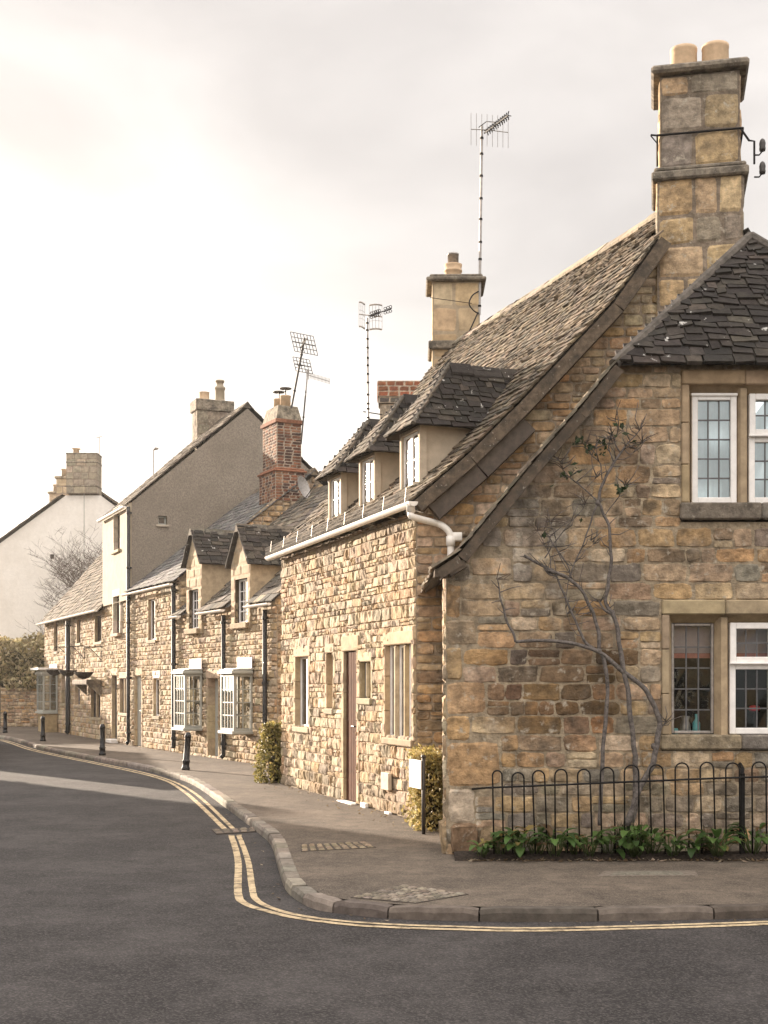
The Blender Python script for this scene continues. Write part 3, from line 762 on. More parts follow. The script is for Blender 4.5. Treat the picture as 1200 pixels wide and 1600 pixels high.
# ------------------------------------------------ wing roof
mb = MB(); YE = YW-.16; ap = V(4.0, 13.98, 6.56)
hl, hr = V(2.27, YE, 4.86), V(5.73, YE, 4.86)
hs = (ap-(hl+hr)/2); hlen = hs.length; hu = hs/hlen; hn = Vector((1, 0, 0)).cross(hu); hn = hn if hn.z > 0 else -hn
def posH(s, d, h): return hl+V(s, 0, 0)+hu*d+hn*h+V(0, 0, .012*math.sin(s*2.3))
tile_roof(mb, posH, hlen, lambda d: (1.73*d/hlen, 3.46-1.73*d/hlen), .112, .075, (.11, .34), .032, PAL_SLATE, 41, .026)
VP = [(.50, 2.84), (.72, 2.98), (1.4, 3.82), (1.9, 4.40), (2.27, 4.86), (4.0, 6.56)]
def left_slope(sgn):
    c = 4.0
    pr_ = [V(c-sgn*(c-x), 0, z) for x, z in VP]; ac = [0.]
    for i in range(1, len(pr_)): ac.append(ac[-1]+(pr_[i]-pr_[i-1]).length)
    L1 = ac[-2]; L2 = ac[-1]-L1
    def pos(s, d, h):
        i = 0
        for k in range(len(ac)-1):
            if d > ac[k]: i = k
        u = (pr_[i+1]-pr_[i]).normalized(); nrm = V(-u.z*sgn, 0, abs(u.x)); p = pr_[i]+u*(d-ac[i])+nrm*h
        return V(p.x, s, p.z)
    def sr(d):
        y0 = YE-.04 if d < L1-.05 else YE+.12+max(0, d-L1)/L2*(ap.y-YE)
        return (y0, 16.02)
    return pos, L1+L2, sr
for sg, sd in ((1, 42), (-1, 43)):
    p_, L_, sr_ = left_slope(sg)
    tile_roof(mb, p_, L_, sr_, .19, .14, (.22, .42), .02, [(.20, .165, .125), (.16, .135, .10), (.24, .2, .15)], sd, .02)
ridge_stones(mb, ap+V(0, -.05, .0), V(4.0, 16.0, 6.56), .17, .05, seed=44)
for e0, sd in ((hl, 45), (hr, 46)):
    tube(mb, [e0+V(0, 0, .0), e0.lerp(ap, .5)+V(0, 0, .02), ap+V(0, 0, .03)], .058, 8, (.12, .105, .09))
wr = mb.build('wing_roof', M['slate'], A)
mb = MB()                                             # undercloak band of the left verge
def verge_strip(mb, pts, y0, y1, h0, h1, col, mi=0, bev=.01):
    for i in range(len(pts)-1):
        (x0, z0), (x1, z1) = pts[i], pts[i+1]
        u = Vector((x1-x0, z1-z0)); u.normalize(); nx_, nz_ = -u.y, u.x
        vs = []
        for y in (y0, y1):
            vs += [V(x0+nx_*h0, y, z0+nz_*h0), V(x1+nx_*h0, y, z1+nz_*h0), V(x1+nx_*h1, y, z1+nz_*h1), V(x0+nx_*h1, y, z0+nz_*h1)]
        mb.add(vs, [(0, 1, 2, 3), (4, 5, 6, 7), (0, 1, 5, 4), (2, 3, 7, 6), (0, 3, 7, 4), (1, 2, 6, 5)], col, mi)
vp = VP[:-1]
verge_strip(mb, vp, YE-.03, YW+.02, -.012, -.12, (.105, .080, .057))
tl = [(.50, 2.84), (.62, 2.835), (.78, 2.93)]
verge_strip(mb, tl, YE-.02, YW+.02, -.0, -.08, (.105, .08, .057))
mb.build('verge', M['cap'], A)

# ------------------------------------------------ main roof
T0 = [(.938*x-.46, z) for x, z in prof]                # profile across the range: t, z
T0[0] = (-.16, 3.93); T0[-1] = (3.22, 7.82)
acc = [0.]
for i in range(1, len(T0)): acc.append(acc[-1]+math.hypot(T0[i][0]-T0[i-1][0], T0[i][1]-T0[i-1][1]))
def prof_at(d, mirror):
    if d <= 0: i = 0
    else:
        i = len(acc)-2
        for k in range(len(acc)-1):
            if d <= acc[k+1]: i = k; break
    u = Vector((T0[i+1][0]-T0[i][0], T0[i+1][1]-T0[i][1])); u.normalize()
    t = T0[i][0]+u.x*(d-acc[i]); z = T0[i][1]+u.y*(d-acc[i]); return t, z, u
def near_s(t, y=15.72): return (y-16-.346*t)/.938
def posA(mirror):
    def pos(s, d, h):
        t, z, u = prof_at(d, mirror); t -= u.y*h; z += u.x*h
        tt = 6.44-t if mirror else t
        return FA.p(s, tt, z+.02*math.sin(s*.9+d*.7))
    def sr(d):
        t, z, u = prof_at(d, mirror); tt = 6.44-t if mirror else t
        return near_s(tt, 16.06 if t > 2.72 else 15.72), LEN_A+.14
    return pos, sr
mb = MB()
pA, sA = posA(False)
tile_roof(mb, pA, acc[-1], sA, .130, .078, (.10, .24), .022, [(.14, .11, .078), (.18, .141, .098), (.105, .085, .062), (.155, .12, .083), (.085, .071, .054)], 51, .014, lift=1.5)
mb2 = MB()
pM, sM = posA(True)
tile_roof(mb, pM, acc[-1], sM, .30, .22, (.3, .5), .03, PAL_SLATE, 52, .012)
r0 = FA.p(near_s(3.22, 16.4), 3.22, 7.83); r1 = FA.p(LEN_A+.14, 3.22, 7.83)
ridge_stones(mb, r0, r1, .17, .05, (.4, .6), [(.26, .22, .165), (.3, .25, .19)], 53)
mb.build('roof', M['slate_warm'], A)
mb = MB()
vm = [(x, z) for x, z in prof[:-1]]
verge_strip(mb, vm, 15.70, 16.01, -.015, -.17, (.12, .093, .067))
mb.build('verge', M['cap'], A); mb = MB()
verge_strip(mb, [(7.84-x, z) for x, z in prof[-2::-1]], 15.70, 16.01, -.015, -.2, (.15, .125, .095))
mb.build('verge', M['cap'], A); mb = MB()
verge_strip(mb, [(.44, 4.03), (1.02, 4.53), (1.60, 5.10)], 15.76, 16.01, -.16, -.38, (.06, .045, .034))
mb.build('verge_underside_shade', M['old_wood'], A)  # dark board standing in for the shaded underside of the verge

# main chimney on the gable
def chimney(root, F, w, d, z0, z1, cap=(), mat='dressed', pal=PAL_DRESS, seed=1, ch=(.25, .4), sw=(.3, .55), capcol=(.16, .14, .115), gap=.006, dep=.012, rough=.006, capmat='cap', mortar=(.25, .2, .15), steps=None, nx=5, name='chimney', capbev=.02):
    q = MB(); sides = [Fr(F.p(0, 0, 0).xy, F.a, F.b), Fr(F.p(0, d, 0).xy, -F.b, F.a), Fr(F.p(w, 0, 0).xy, F.b, -F.a), Fr(F.p(w, d, 0).xy, -F.a, -F.b)]
    for k, f in enumerate(sides):
        wd = w if k in (0, 3) else d
        stone_wall(q, f, [(0, z0), (wd, z0), (wd, z1), (0, z1)], ch=ch, sw=sw, dep=dep, rough=rough, nx=nx, ny=5, pal=pal, seed=seed+k, gap=gap, mortar=mortar, split=0, rnd=.05)
    fbox(q, F, .02, w-.02, .02, d-.02, z1-.1, z1, 0, mortar)
    c = q.build(name, M[mat], root)
    for a, b, ex in cap:
        k = MB(); fbox(k, F, -ex, w+ex, -ex, d+ex, a, b, capbev, capcol); k.build('chimney_cap', M[capmat], c)
    return c
th = math.radians(12)
ca, sa = math.cos(th), math.sin(th)
Fc = Fr((3.40, 15.93), (ca, -sa), (sa, ca))
ASH = [(.44, .31, .18), (.48, .345, .205), (.31, .26, .195), (.28, .24, .19), (.50, .375, .235), (.40, .29, .175)]
C1 = chimney(A, Fc, 1.03, .95, 6.0, 8.0, ((7.95, 8.06, .07), (8.06, 8.12, .04)), 'stone', ASH, 61, (.34, .42), (.28, .62), gap=.012, dep=.02, capcol=(.22, .19, .15))
C1.name = 'chimney'
q = MB()
for k, (f, wd) in enumerate(((Fr(Fc.p(.035, .035, 0).xy, Fc.a, Fc.b), .96), (Fr(Fc.p(.035, .915, 0).xy, -Fc.b, Fc.a), .88), (Fr(Fc.p(.995, .035, 0).xy, Fc.b, -Fc.a), .88), (Fr(Fc.p(.995, .915, 0).xy, -Fc.a, -Fc.b), .96))):
    stone_wall(q, f, [(0, 8.1), (wd, 8.1), (wd, 9.26), (0, 9.26)], ch=(.36, .46), sw=(.3, .66), dep=.02, rough=.01, nx=6, ny=5, pal=ASH, seed=70+k, gap=.012, mortar=(.2, .16, .12), split=0, rnd=.07)
q.build('chimney_shaft', M['stone'], C1)
q = MB(); fbox(q, Fc, -.075, 1.105, -.075, 1.025, 9.28, 9.38, .03, (.24, .205, .16)); q.build('chimney_cap', M['cap'], C1)
for x in (.33, .72):
    q = MB(); lathe(q, Fc.p(x, .45, 9.39), [(.17, 0), (.172, .02), (.165, .34), (.17, .35), (.17, .39), (.14, .39), (.14, .2)], 20, cap=False); q.build('chimney_pot', M['terracotta'], C1, True)
q = MB()
zs = HC+(VH-210)/FPX*15.9
for p0, p1 in (((.0, .0), (1.03, .0)), ((.0, .0), (.0, .96)), ((1.03, .0), (1.03, .96))): bar(q, Fc.p(*p0, zs), Fc.p(*p1, zs), .014, 6)
bar(q, Fc.p(.0, .0, zs), Fc.p(-.08, -.01, zs+.01), .012); bar(q, Fc.p(-.08, -.01, zs), Fc.p(.0, .0, zs-.1), .008)
pb = Fc.p(1.0, .0, zs); pm = pb+V(.10, -.02, -.16); pe = pb+V(.17, 0, -.16)
tube(q, [pb, pm, pe, pe+V(0, 0, -.28)], .014, 6)
for dz in (-.17, -.44): tube(q, [pe+V(0, 0, dz+.17-.17+.0), pe+V(.06, 0, dz-.0+.13-.17+.17-.13), pe+V(.1, 0, dz+.05)], .01, 6)
q.build('strap_bracket', M['iron'], C1)
for dz in (-.12, -.40):
    q = MB(); lathe(q, pe+V(.1, 0, dz), [(.035, 0), (.04, .03), (.036, .05), (.04, .09), (.03, .13), (.012, .15)], 12); q.build('insulator', M['dark_metal'], C1, True)

# far chimney of the main range
Fc2 = Fr((FA.p(LEN_A-.05, 2.75, 0)).xy, (1, -.02), (.02, 1))
zc = HC+(VH-440)/FPX*23
C2 = chimney(A, Fc2, .84, .8, 6.3, zc-.1, ((zc-.1, zc-.03, .11), (zc-.03, zc+.03, .05), (HC+(VH-553)/FPX*23, HC+(VH-540)/FPX*23, .07)), 'dressed', [(.47, .36, .22), (.44, .33, .2), (.49, .39, .25)], 81, (.38, .46), (.34, .6), (.21, .18, .14), gap=.003, dep=.006, rough=.002, mortar=(.36, .29, .2))
q = MB(); lathe(q, Fc2.p(.38, .4, zc+.03), [(.16, 0), (.15, .03), (.145, .16), (.165, .17), (.165, .2), (.145, .21), (.16, .27), (.165, .3), (.13, .31)], 18); q.build('chimney_pot', M['terracotta'], C2, True)
q = MB(); lathe(q, Fc2.p(.38, .4, zc+.33), [(.10, 0), (.10, .17), (.105, .17), (.105, .2), (.09, .2)], 16); q.build('flue_liner', M['steel'], C2, True)

# ------------------------------------------------ three dormers
def dormer(sc_, wd, ze, zr, tf, seed, face_l=2, z0=3.96):
    """hipped dormer: centre along the wall, width, eaves and ridge height, front set back tf"""
    a, b = sc_-wd/2, sc_+wd/2
    dm = MB(); tb = 1.1
    for s in (a+.03, b-.03):
        quad(dm, FA.p(s, tf+.06, z0-.15), FA.p(s, tb+.6, z0+.4), FA.p(s, tb+.6, ze+.02), FA.p(s, tf+.06, ze+.02), (.5, .42, .32))
    fbox(dm, FA, a, a+.07, tf, tf+.10, z0-.1, ze, .006, (.3, .22, .14)); fbox(dm, FA, b-.07, b, tf, tf+.10, z0-.1, ze, .006, (.3, .22, .14))
    fbox(dm, FA, a+.07, b-.07, tf, tf+.10, ze-.05, ze, .004, (.3, .22, .14))
    d = dm.build('dormer', M['cheek'], A)
    window(d, FA, a+.075, b-.075, z0-.02, ze-.055, tf+.03, 2, 3, 1, .035, 'white', 'dormer_glass', surround=False, name='dormer_window', bars=.014)
    rm = MB(); ov = .15; zl = ze-.03; zt = zr; tr_ = tf+.55; tend = 2.0; hw = wd/2+ov
    A0 = FA.p(a-ov, tf-ov, zl); A1 = FA.p(b+ov, tf-ov, zl)
    apx = FA.p(sc_, tr_, zt)
    # near slope and far slope
    slope = math.hypot(hw, zt-zl)
    for sg, sd in ((-1, 1), (1, 2)):
        nr = V(0, 0, hw/slope)+(Vector((FA.a.x, FA.a.y, 0))*sg*(zt-zl)/slope)
        def pos(s, d_, h, sg=sg, nr=nr):
            f = d_/slope; return FA.p(sc_+sg*hw*(1-f), s, zl+(zt-zl)*f-.05*math.sin(math.pi*min(1, max(0, f)))*.6)+nr*h
        tile_roof(rm, pos, slope, lambda d_: (tf-ov+(tr_-tf+ov)*d_/slope, tend), .10, .08, (.13, .34), .024, PAL_SLATE, seed*10+sd, .013)
    fl = math.hypot(tr_-tf+ov, zt-zl); nf = V(0, 0, (tr_-tf+ov)/fl)-Vector((FA.b.x, FA.b.y, 0))*(zt-zl)/fl
    def posf(s, d_, h):
        f = d_/fl; return FA.p(s, tf-ov+(tr_-tf+ov)*f, zl+(zt-zl)*f)+nf*h
    tile_roof(rm, posf, fl, lambda d_: (sc_-hw*(1-d_/fl), sc_+hw*(1-d_/fl)), .12, .1, (.15, .3), .02, PAL_SLATE_W, seed*10+3, .012)
    ridge_stones(rm, apx+V(0, 0, .015), FA.p(sc_, tend, zt+.015), .11, .04, (.3, .45), seed=seed)
    for e in (A0, A1): tube(rm, [e+V(0, 0, .01), e.lerp(apx, .5)+V(0, 0, -.015), apx+V(0, 0, .02)], .032, 7, (.13, .115, .095))
    rm.build('dormer_roof', M['slate'], d)
dormer(.58, .72, 5.0, 5.86, .14, 1)
dormer(2.25, .68, 4.95, 5.8, .14, 2)
dormer(3.72, .64, 4.90, 5.74, .14, 3)

# windows and door of the street wall
window(A, FA, *W1, rec=.07, lights=2, rows=1, cols=1, fw=.035, jamb=.09, lint=.17, mull=.0, seed=1)
window(A, FA, *W2, rec=.08, lights=1, rows=1, cols=1, fw=.03, jamb=.07, lint=.14, seed=2)
window(A, FA, *W3, rec=.06, lights=2, rows=1, cols=1, fw=.02, jamb=.07, lint=.13, mull=.07, seed=3, mat='steel')
window(A, FA, *W4, rec=.05, lights=3, rows=1, cols=1, fw=.035, jamb=.09, lint=.17, mull=.10, seed=4)
door(A, FA, *DA[:2], DA[2], DA[3], rec=.02, mat='wood', step=.12, lint=.22, seed=5)
# gutter with wire guard, hooked brackets, swan-neck pipe
zg = 3.92
gt = gutter(A, FA, -.42, LEN_A+.15, zg, .062, -.2, 'pvc', -.008)
q = MB()
for i in range(9):
    s = -.2+i*.78; tube(q, [FA.p(s, -.13, zg+.02), FA.p(s, -.2, zg-.068-.008*s), FA.p(s, -.27, zg+.01)], .008, 5)
    bar(q, FA.p(s, -.19, zg-.06), FA.p(s, .02, zg-.10), .007, 5)
q.build('gutter_bracket', M['steel'], gt)
q = MB(); h = .15
k = 0; s = -.38
while s < LEN_A+.12:
    z = zg-.008*s; p = FA.p(s, -.265, z+.0); e = FA.p(s+.06, -.245, z+h); f = FA.p(s-.06, -.245, z+h)
    bar(q, p, e, .0016, 3); bar(q, p, f, .0016, 3); s += .034
for j in range(4): bar(q, FA.p(-.4, -.265+.005*j, zg+.003+h*j/3), FA.p(LEN_A+.13, -.265+.005*j, zg-.05+h*j/3), .0022, 4)
for i in range(9): bar(q, FA.p(-.3+i*.78, -.266, zg), FA.p(-.3+i*.78, -.246, zg+h+.03), .006, 5)
q.build('leaf_guard', M['mesh_wire'], gt)
q = MB(); o = FA.p(-.33, -.2, zg-.03)
yb = 15.86
pts = [o, o+V(0, 0, -.10), o+V(.03, .0, -.15), P(680, 817, yb), P(692, 822, yb), P(702, 832, yb), P(704, 846, yb), P(704, 905, yb)]
tube(q, smooth_path(pts, 4), .042, 12)
lathe(q, P(704, 853, yb), [(.043, 0), (.056, .0), (.056, .12), (.043, .12)], 14, cap=False)
lathe(q, o+V(0, 0, -.09), [(.043, 0), (.056, 0), (.05, .08), (.07, .1)], 14, cap=False)
wbox(q, P(704, 0, yb).x, P(722, 0, yb).x, yb-.03, 16.0, P(0, 845, yb).z, P(0, 832, yb).z, .006)
q.build('downpipe', M['pvc'], A, True)
# plates at the foot of the street wall
q = MB(); r = FA.rect(604, 1207, 616, 1234); fbox(q, FA, r[0], r[1], -.085, -.03, r[2], r[3], .008, (.55, .47, .36)); q.build('meter_cover', M['dressed'], A)
q = MB()
for u0, v0, u1, v1 in ((609, 1268, 616, 1282), (571, 1254, 579, 1268)):
    r = FA.rect(u0, v0, u1, v1); fbox(q, FA, r[0], r[1], -.08, -.03, r[2], r[3], .006)
q.build('air_brick', M['white'], A)
# ================================================================== the row up the street
def house_shell(root, F, L, D, ze, zr, holes, seed, front_kw, near='stone', slate='slate', pal=PAL_SLATE_W, e=(.24, .16), tw=(.2, .45), th=.024, ov=.14, near_kw=None, near_hole=(), skip=None, far_ov=.1, back_pal=None, upper=None, nearov=.03, ridge=True):
    mb = MB(); P2 = [(0, -.12), (L, -.12), (L, ze), (0, ze)]
    stone_wall(mb, F, P2, holes, seed=seed, **front_kw)
    mats = [M['stone'], M['rough_stone']]
    f2 = Fr(F.p(0, 0, 0).xy, F.b, F.a); g = [(0, -.12), (0, ze-.02), (D/2, zr-.1), (D, ze-.02), (D, -.12)]
    if near == 'stone':
        stone_wall(mb, f2, g, seed=seed+1, ch=(.14, .24), sw=(.2, .5), dep=.03, rough=.012, nx=5, ny=4, pal=PAL_WARM)
        mb.build('wall', mats, root)
    else:
        mb.build('wall', mats, root); mg = MB(); ov_, of_ = cdt(g, [[(a, c), (b, c), (b, d), (a, d)] for a, b, c, d in near_hole])
        mg.add([f2.p(v[0], 0, v[1]) for v in ov_], of_); mg.build('gable_wall', M[near], root)
    ms = MB(); q0 = F.p(L, 0, -.1); q1 = F.p(L, D, -.1); q2 = F.p(0, D, -.1)
    up = lambda p, z: V(p.x, p.y, z)
    ms.add([q0, up(q0, ze), up(F.p(L, D/2, 0), zr-.1), up(q1, ze), q1], [(0, 1, 2, 3, 4)], (.36, .27, .17))
    quad(ms, q1, up(q1, ze), up(q2, ze), q2, (.36, .27, .17)); ms.build('rear_wall', M['stone'], root)
    rm = MB(); sl = math.hypot(D/2, zr-ze)
    for mir in (False, True):
        u = Vector((D/2, zr-ze))/sl; nrm = Vector((-u.y, u.x))
        def pos(s, d, h, mir=mir):
            t = -ov+u.x*d+nrm.x*h; z = ze+.03-ov*u.y/u.x+u.y*d+nrm.y*h+.015*math.sin(s*.8+1.3*d)
            return F.p(s, D-t if mir else t, z)
        LL = sl+ov/u.x
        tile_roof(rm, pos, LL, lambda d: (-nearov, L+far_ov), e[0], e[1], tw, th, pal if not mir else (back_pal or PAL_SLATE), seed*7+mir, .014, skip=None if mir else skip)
    zz = zr+.06
    if ridge: ridge_stones(rm, F.p(-nearov, D/2, zz), F.p(L+far_ov, D/2, zz), .14, .05, (.35, .5), PAL_SLATE_W, seed)
    r = rm.build('roof', M[slate], root)
    return r
LITKW = dict(ch=(.075, .18), sw=(.10, .40), dep=.032, rough=.024, nx=6, ny=4, pal=PAL_LIT, gap=.0035, mortar=(.33, .265, .185), split=.15, freq=13, mi=1, rnd=.1, an=(1.4, .6))

# ---- dormer shop cottage
B = thing('dormer_cottage', 'low stone cottage with two gabled wall dormers and two grey oriel bay windows', 'cottage', (-2.2, 26.3, 0))
FB = Fr((-2.2, 26.3), (-.474, .881)); LB = 6.05
dB1 = (FB.px(395, 900)[0], FB.px(365, 900)[0]); dB2 = (FB.px(319, 900)[0], FB.px(295, 900)[0])
wB1 = FB.rect(371, 903, 391, 975); wB2 = FB.rect(299, 920, 314, 984)
doorB = FB.rect(326, 1060, 342, 1181); doorB = (doorB[0], doorB[1], 0.02, doorB[3])
bay1 = FB.rect(295, 1052, 319, 1140); bay2 = FB.rect(368, 1052, 398, 1145)
house_shell(B, FB, LB, 6.6, 3.5, 6.55, [hole(doorB), hole(wB1, -.01), hole(wB2, -.01)], 110, LITKW, 'stone', 'slate', [(.13, .11, .09), (.16, .135, .105), (.10, .09, .078), (.2, .165, .12)], nearov=.1, skip=lambda s, d_: d_ < 1.0 and (dB1[0]-.02 < s < dB1[1]+.02 or dB2[0]-.02 < s < dB2[1]+.02))
def gable_dormer(root, F, s0, s1, zb, ze, zp, w, seed, tend):
    dm = MB(); sc_ = (s0+s1)/2
    stone_wall(dm, F, [(s0, zb), (s1, zb), (s1, ze), (sc_, zp), (s0, ze)], [w], ch=(.22, .34), sw=(.3, .6), dep=.012, rough=.004, nx=5, ny=4, pal=PAL_DRESS, seed=seed, t0=-.06, mortar=(.4, .32, .22), split=0, gap=.004, rnd=.04)
    for s in (s0, s1):
        dm.add([F.p(s, -.06, zb), F.p(s, tend, zb), F.p(s, tend, ze), F.p(s, -.06, ze)], [(0, 1, 2, 3)], (.42, .33, .22))
    d = dm.build('dormer', M['dressed'], root)
    rm = MB(); hw = (s1-s0)/2+.10; slope = math.hypot(hw, zp-ze+.08)
    for sg in (-1, 1):
        nr = V(0, 0, hw/slope)+Vector((F.a.x, F.a.y, 0))*sg*(zp-ze+.08)/slope
        def pos(s, d_, h, sg=sg, nr=nr):
            f = d_/slope; return F.p(sc_+sg*hw*(1-f), s, ze-.05+(zp-ze+.08)*f)+nr*h
        tile_roof(rm, pos, slope, lambda d_: (-.16, tend+.4), .13, .10, (.18, .4), .024, PAL_SLATE, seed+sg, .014)
    ridge_stones(rm, F.p(sc_, -.17, zp+.04), F.p(sc_, tend+.4, zp+.04), .11, .04, (.3, .45), [(.12, .11, .09), (.15, .13, .1)], seed)
    rm.build('dormer_roof', M['slate'], d)
    window(d, F, w[0], w[1], w[2], w[3], .03, 1, 4, 3, .045, 'white', 'glass', surround=False, bars=.022, name='window', barmat='white')
    st = MB(); fbox(st, F, w[0]-.12, w[1]+.12, -.15, .03, w[2]-.12, w[2], .012, (.34, .26, .17)); st.build('sill', M['dressed'], d)
gable_dormer(B, FB, dB1[0], dB1[1], wB1[2]-.1, HC+185*28.3/2000, HC+241*28.4/2000, hole(wB1, -.02), 120, 2.6)
gable_dormer(B, FB, dB2[0], dB2[1], wB2[2]-.1, HC+185*31/2000, HC+233*31.3/2000, hole(wB2, -.02), 130, 2.6)
def oriel(root, F, s0, s1, z0, z1, pr, seed):
    q = MB(); f = .055; top = z1; bot = z0
    fbox(q, F, s0-.04, s1+.04, -pr-.05, -.05, bot-.07, bot, .01); fbox(q, F, s0-.05, s1+.05, -pr-.06, -.05, top, top+.07, .012)
    fbox(q, F, s0-.02, s1+.02, -pr-.02, -.05, top+.07, top+.11, .01)
    for s in (s0, s1):
        a, b = (s, s+f) if s == s0 else (s-f, s); fbox(q, F, a, b, -pr, -pr+f, bot, top, .006); fbox(q, F, a, b, -.10, -.045, bot, top, .006)
    for z in (bot, top-f):
        fbox(q, F, s0+f, s1-f, -pr, -pr+f, z, z+f, .005)
        for a, b in ((s0, s0+f), (s1-f, s1)): fbox(q, F, a, b, -pr+f, -.10, z, z+f, .005)
    w = q.build('bay_window', M['grey_paint'], root)
    g = MB(); b = MB()
    zb, zt = bot+f, top-f
    quad(g, F.p(s0+f, -pr+.025, zb), F.p(s1-f, -pr+.025, zb), F.p(s1-f, -pr+.025, zt), F.p(s0+f, -pr+.025, zt))
    g.build('pane', M['clear'], w)
    for s in (s0+.025, s1-.025):
        g = MB(); quad(g, F.p(s, -pr+f, zb), F.p(s, -.10, zb), F.p(s, -.10, zt), F.p(s, -pr+f, zt)); g.build('pane', M['clear'], w)
    for k in range(1, 4):
        s = s0+f+(s1-s0-2*f)*k/4; fbox(b, F, s-.009, s+.009, -pr+.012, -pr+.038, zb, zt, 0)
    for k in range(1, 4):
        z = zb+(zt-zb)*k/4; fbox(b, F, s0+f, s1-f, -pr+.014, -pr+.036, z-.01, z+.01, 0)
    b.build('glazing_bars', M['grey_paint'], w)
    for s in (s0+.025, s1-.025):
        b = MB()
        for k in range(1, 4):
            z = zb+(zt-zb)*k/4; fbox(b, F, s-.011, s+.011, -pr+f, -.10, z-.01, z+.01, 0)
        t = (-pr+f-.10)/2; fbox(b, F, s-.013, s+.013, t-.009, t+.009, zb, zt, 0)
        b.build('glazing_bars', M['grey_paint'], w)
    c = MB(); m_ = (-pr-.05)/2                      # things in the window: pale blind and shelf seen through the glass
    quad(c, F.p(s0+.1, -.02, zb), F.p(s1-.1, -.02, zb), F.p(s1-.1, -.02, zt), F.p(s0+.1, -.02, zt)); fbox(c, F, s0+.05, s1-.05, -pr+.08, -.03, zb+(zt-zb)*.48, zb+(zt-zb)*.5, 0)
    c.build('window_backing', M['cheek'], w)
    c = MB(); fbox(c, F, s0-.02, s1+.02, -pr*.8, -.03, top+.11, top+.125, 0); fbox(c, F, s0-.02, s1+.02, -.085, -.06, top+.125, top+.36, .004); c.build('lead_flashing', M['white'], w)
    return w
for r, sd in ((bay1, 1), (bay2, 2)):
    oriel(B, FB, r[0], r[0]+.78, r[2]+.06, r[3]-.02, .48, sd)
door(B, FB, *doorB[:2], doorB[2], doorB[3], rec=.16, mat='grey_paint', seed=7)
for u in (420, 355): downpipe(B, FB, FB.px(u, 1000)[0], 0.03, 3.25, .05, -.09)
for a, b in ((-.1, dB1[0]-.1), (dB1[1]+.1, dB2[0]-.1), (dB2[1]+.1, LB)): gutter(B, FB, a, b, 3.36, .055, -.22, 'old_wood' if 0 else 'pvc')
FB2 = Fr(FB.p(.05, 2.43, 0).xy, (1, 0), (0, 1))
CB = chimney(B, FB2, 1.0, .55, 5.8, 7.72, (), 'stone', [(.30, .26, .21), (.33, .28, .22)], 140, (.3, .4), (.4, .7), gap=.004, dep=.008, rough=.01)
q = MB()
zt_ = 8.2
for (z0_, z1_, ex, pl) in ((7.74, 7.86, .03, [(.10, .095, .09), (.12, .11, .1)]), (7.87, 8.2, .055, [(.27, .10, .055), (.32, .13, .07), (.2, .085, .05)])):
    for k, (o_, a_, b_, wd) in enumerate(((FB2.p(-ex, -ex, 0), (1, 0), (0, 1), 1+2*ex), (FB2.p(-ex, .55+ex, 0), (0, -1), (1, 0), .55+2*ex), (FB2.p(1+ex, -ex, 0), (0, 1), (-1, 0), .55+2*ex), (FB2.p(1+ex, .55+ex, 0), (-1, 0), (0, -1), 1+2*ex))):
        stone_wall(q, Fr(o_.xy, a_, b_), [(0, z0_), (wd, z0_), (wd, z1_), (0, z1_)], ch=(.108, .112), sw=(.22, .24), dep=.012, rough=.003, nx=4, ny=4, pal=pl, seed=150+k, split=0, gap=.006, mortar=(.4, .34, .27), rnd=.03)
    wbox(q, FB2.o.x-ex+.01, FB2.o.x+1+ex-.01, FB2.o.y-ex+.01, FB2.o.y+.55+ex-.01, z1_-.02, z1_+.012, .004, (.4, .34, .27))
q.build('brick_top', M['brick'], CB)

# ---- slate roofed cottage
Cc = thing('slate_cottage', 'narrow stone cottage with grey slate roof and red brick chimney', 'cottage', (-5.05, 31.6, 0))
FC = Fr((-5.05, 31.6), (-.453, .891)); LC = 4.26
wC1 = FC.rect(233, 936, 244, 1000); wC2 = FC.rect(241, 1060, 250, 1119); dC = FC.rect(212, 1055, 222, 1165); dC = (dC[0], dC[1], .02, dC[3])
house_shell(Cc, FC, LC, 7.2, 4.35, 7.2, [hole(wC1), hole(wC2), hole(dC)], 210, LITKW, 'stone', 'slate', [(.15, .145, .14), (.18, .17, .16), (.125, .12, .118)], e=(.2, .2), tw=(.24, .32), th=.012, back_pal=PAL_SLATE, ov=.18, nearov=.12, ridge=True)
window(Cc, FC, *wC1, rec=.05, lights=1, rows=1, cols=2, fw=.04, jamb=.11, lint=.2, seed=11)
window(Cc, FC, *wC2, rec=.05, lights=1, rows=1, cols=2, fw=.04, jamb=.08, lint=.2, seed=12, lintcol=(.75, .7, .62))
door(Cc, FC, *dC, rec=.05, mat='grey_paint', seed=13)
downpipe(Cc, FC, .16, .03, 4.2, .055, -.1, shoe=False)
downpipe(Cc, FC, LC-.03, .03, 6.6, .05, -.1, brk=5)
gutter(Cc, FC, -.1, LC, 4.17, .055, -.25, 'pvc')
Fb = Fr(FC.p(-.02, 2.58, 0).xy, FC.b, FC.a)
BR = [(.20, .085, .05), (.24, .105, .06), (.15, .068, .045), (.10, .052, .04), (.27, .14, .085), (.08, .048, .04)]
BRK = dict(ch=(.074, .076), sw=(.2, .235), dep=.012, rough=.003, nx=4, gap=.006, mortar=(.33, .27, .21))
CC = chimney(Cc, Fr(Fb.p(-.07, -.07, 0).xy, Fb.a, Fb.b), .82, 1.12, 6.4, 7.14, ((7.14, 7.2, .05), (7.2, 7.25, .0)), 'brick', BR, 220, capcol=(.27, .12, .07), capmat='brick', **BRK)
q = MB()
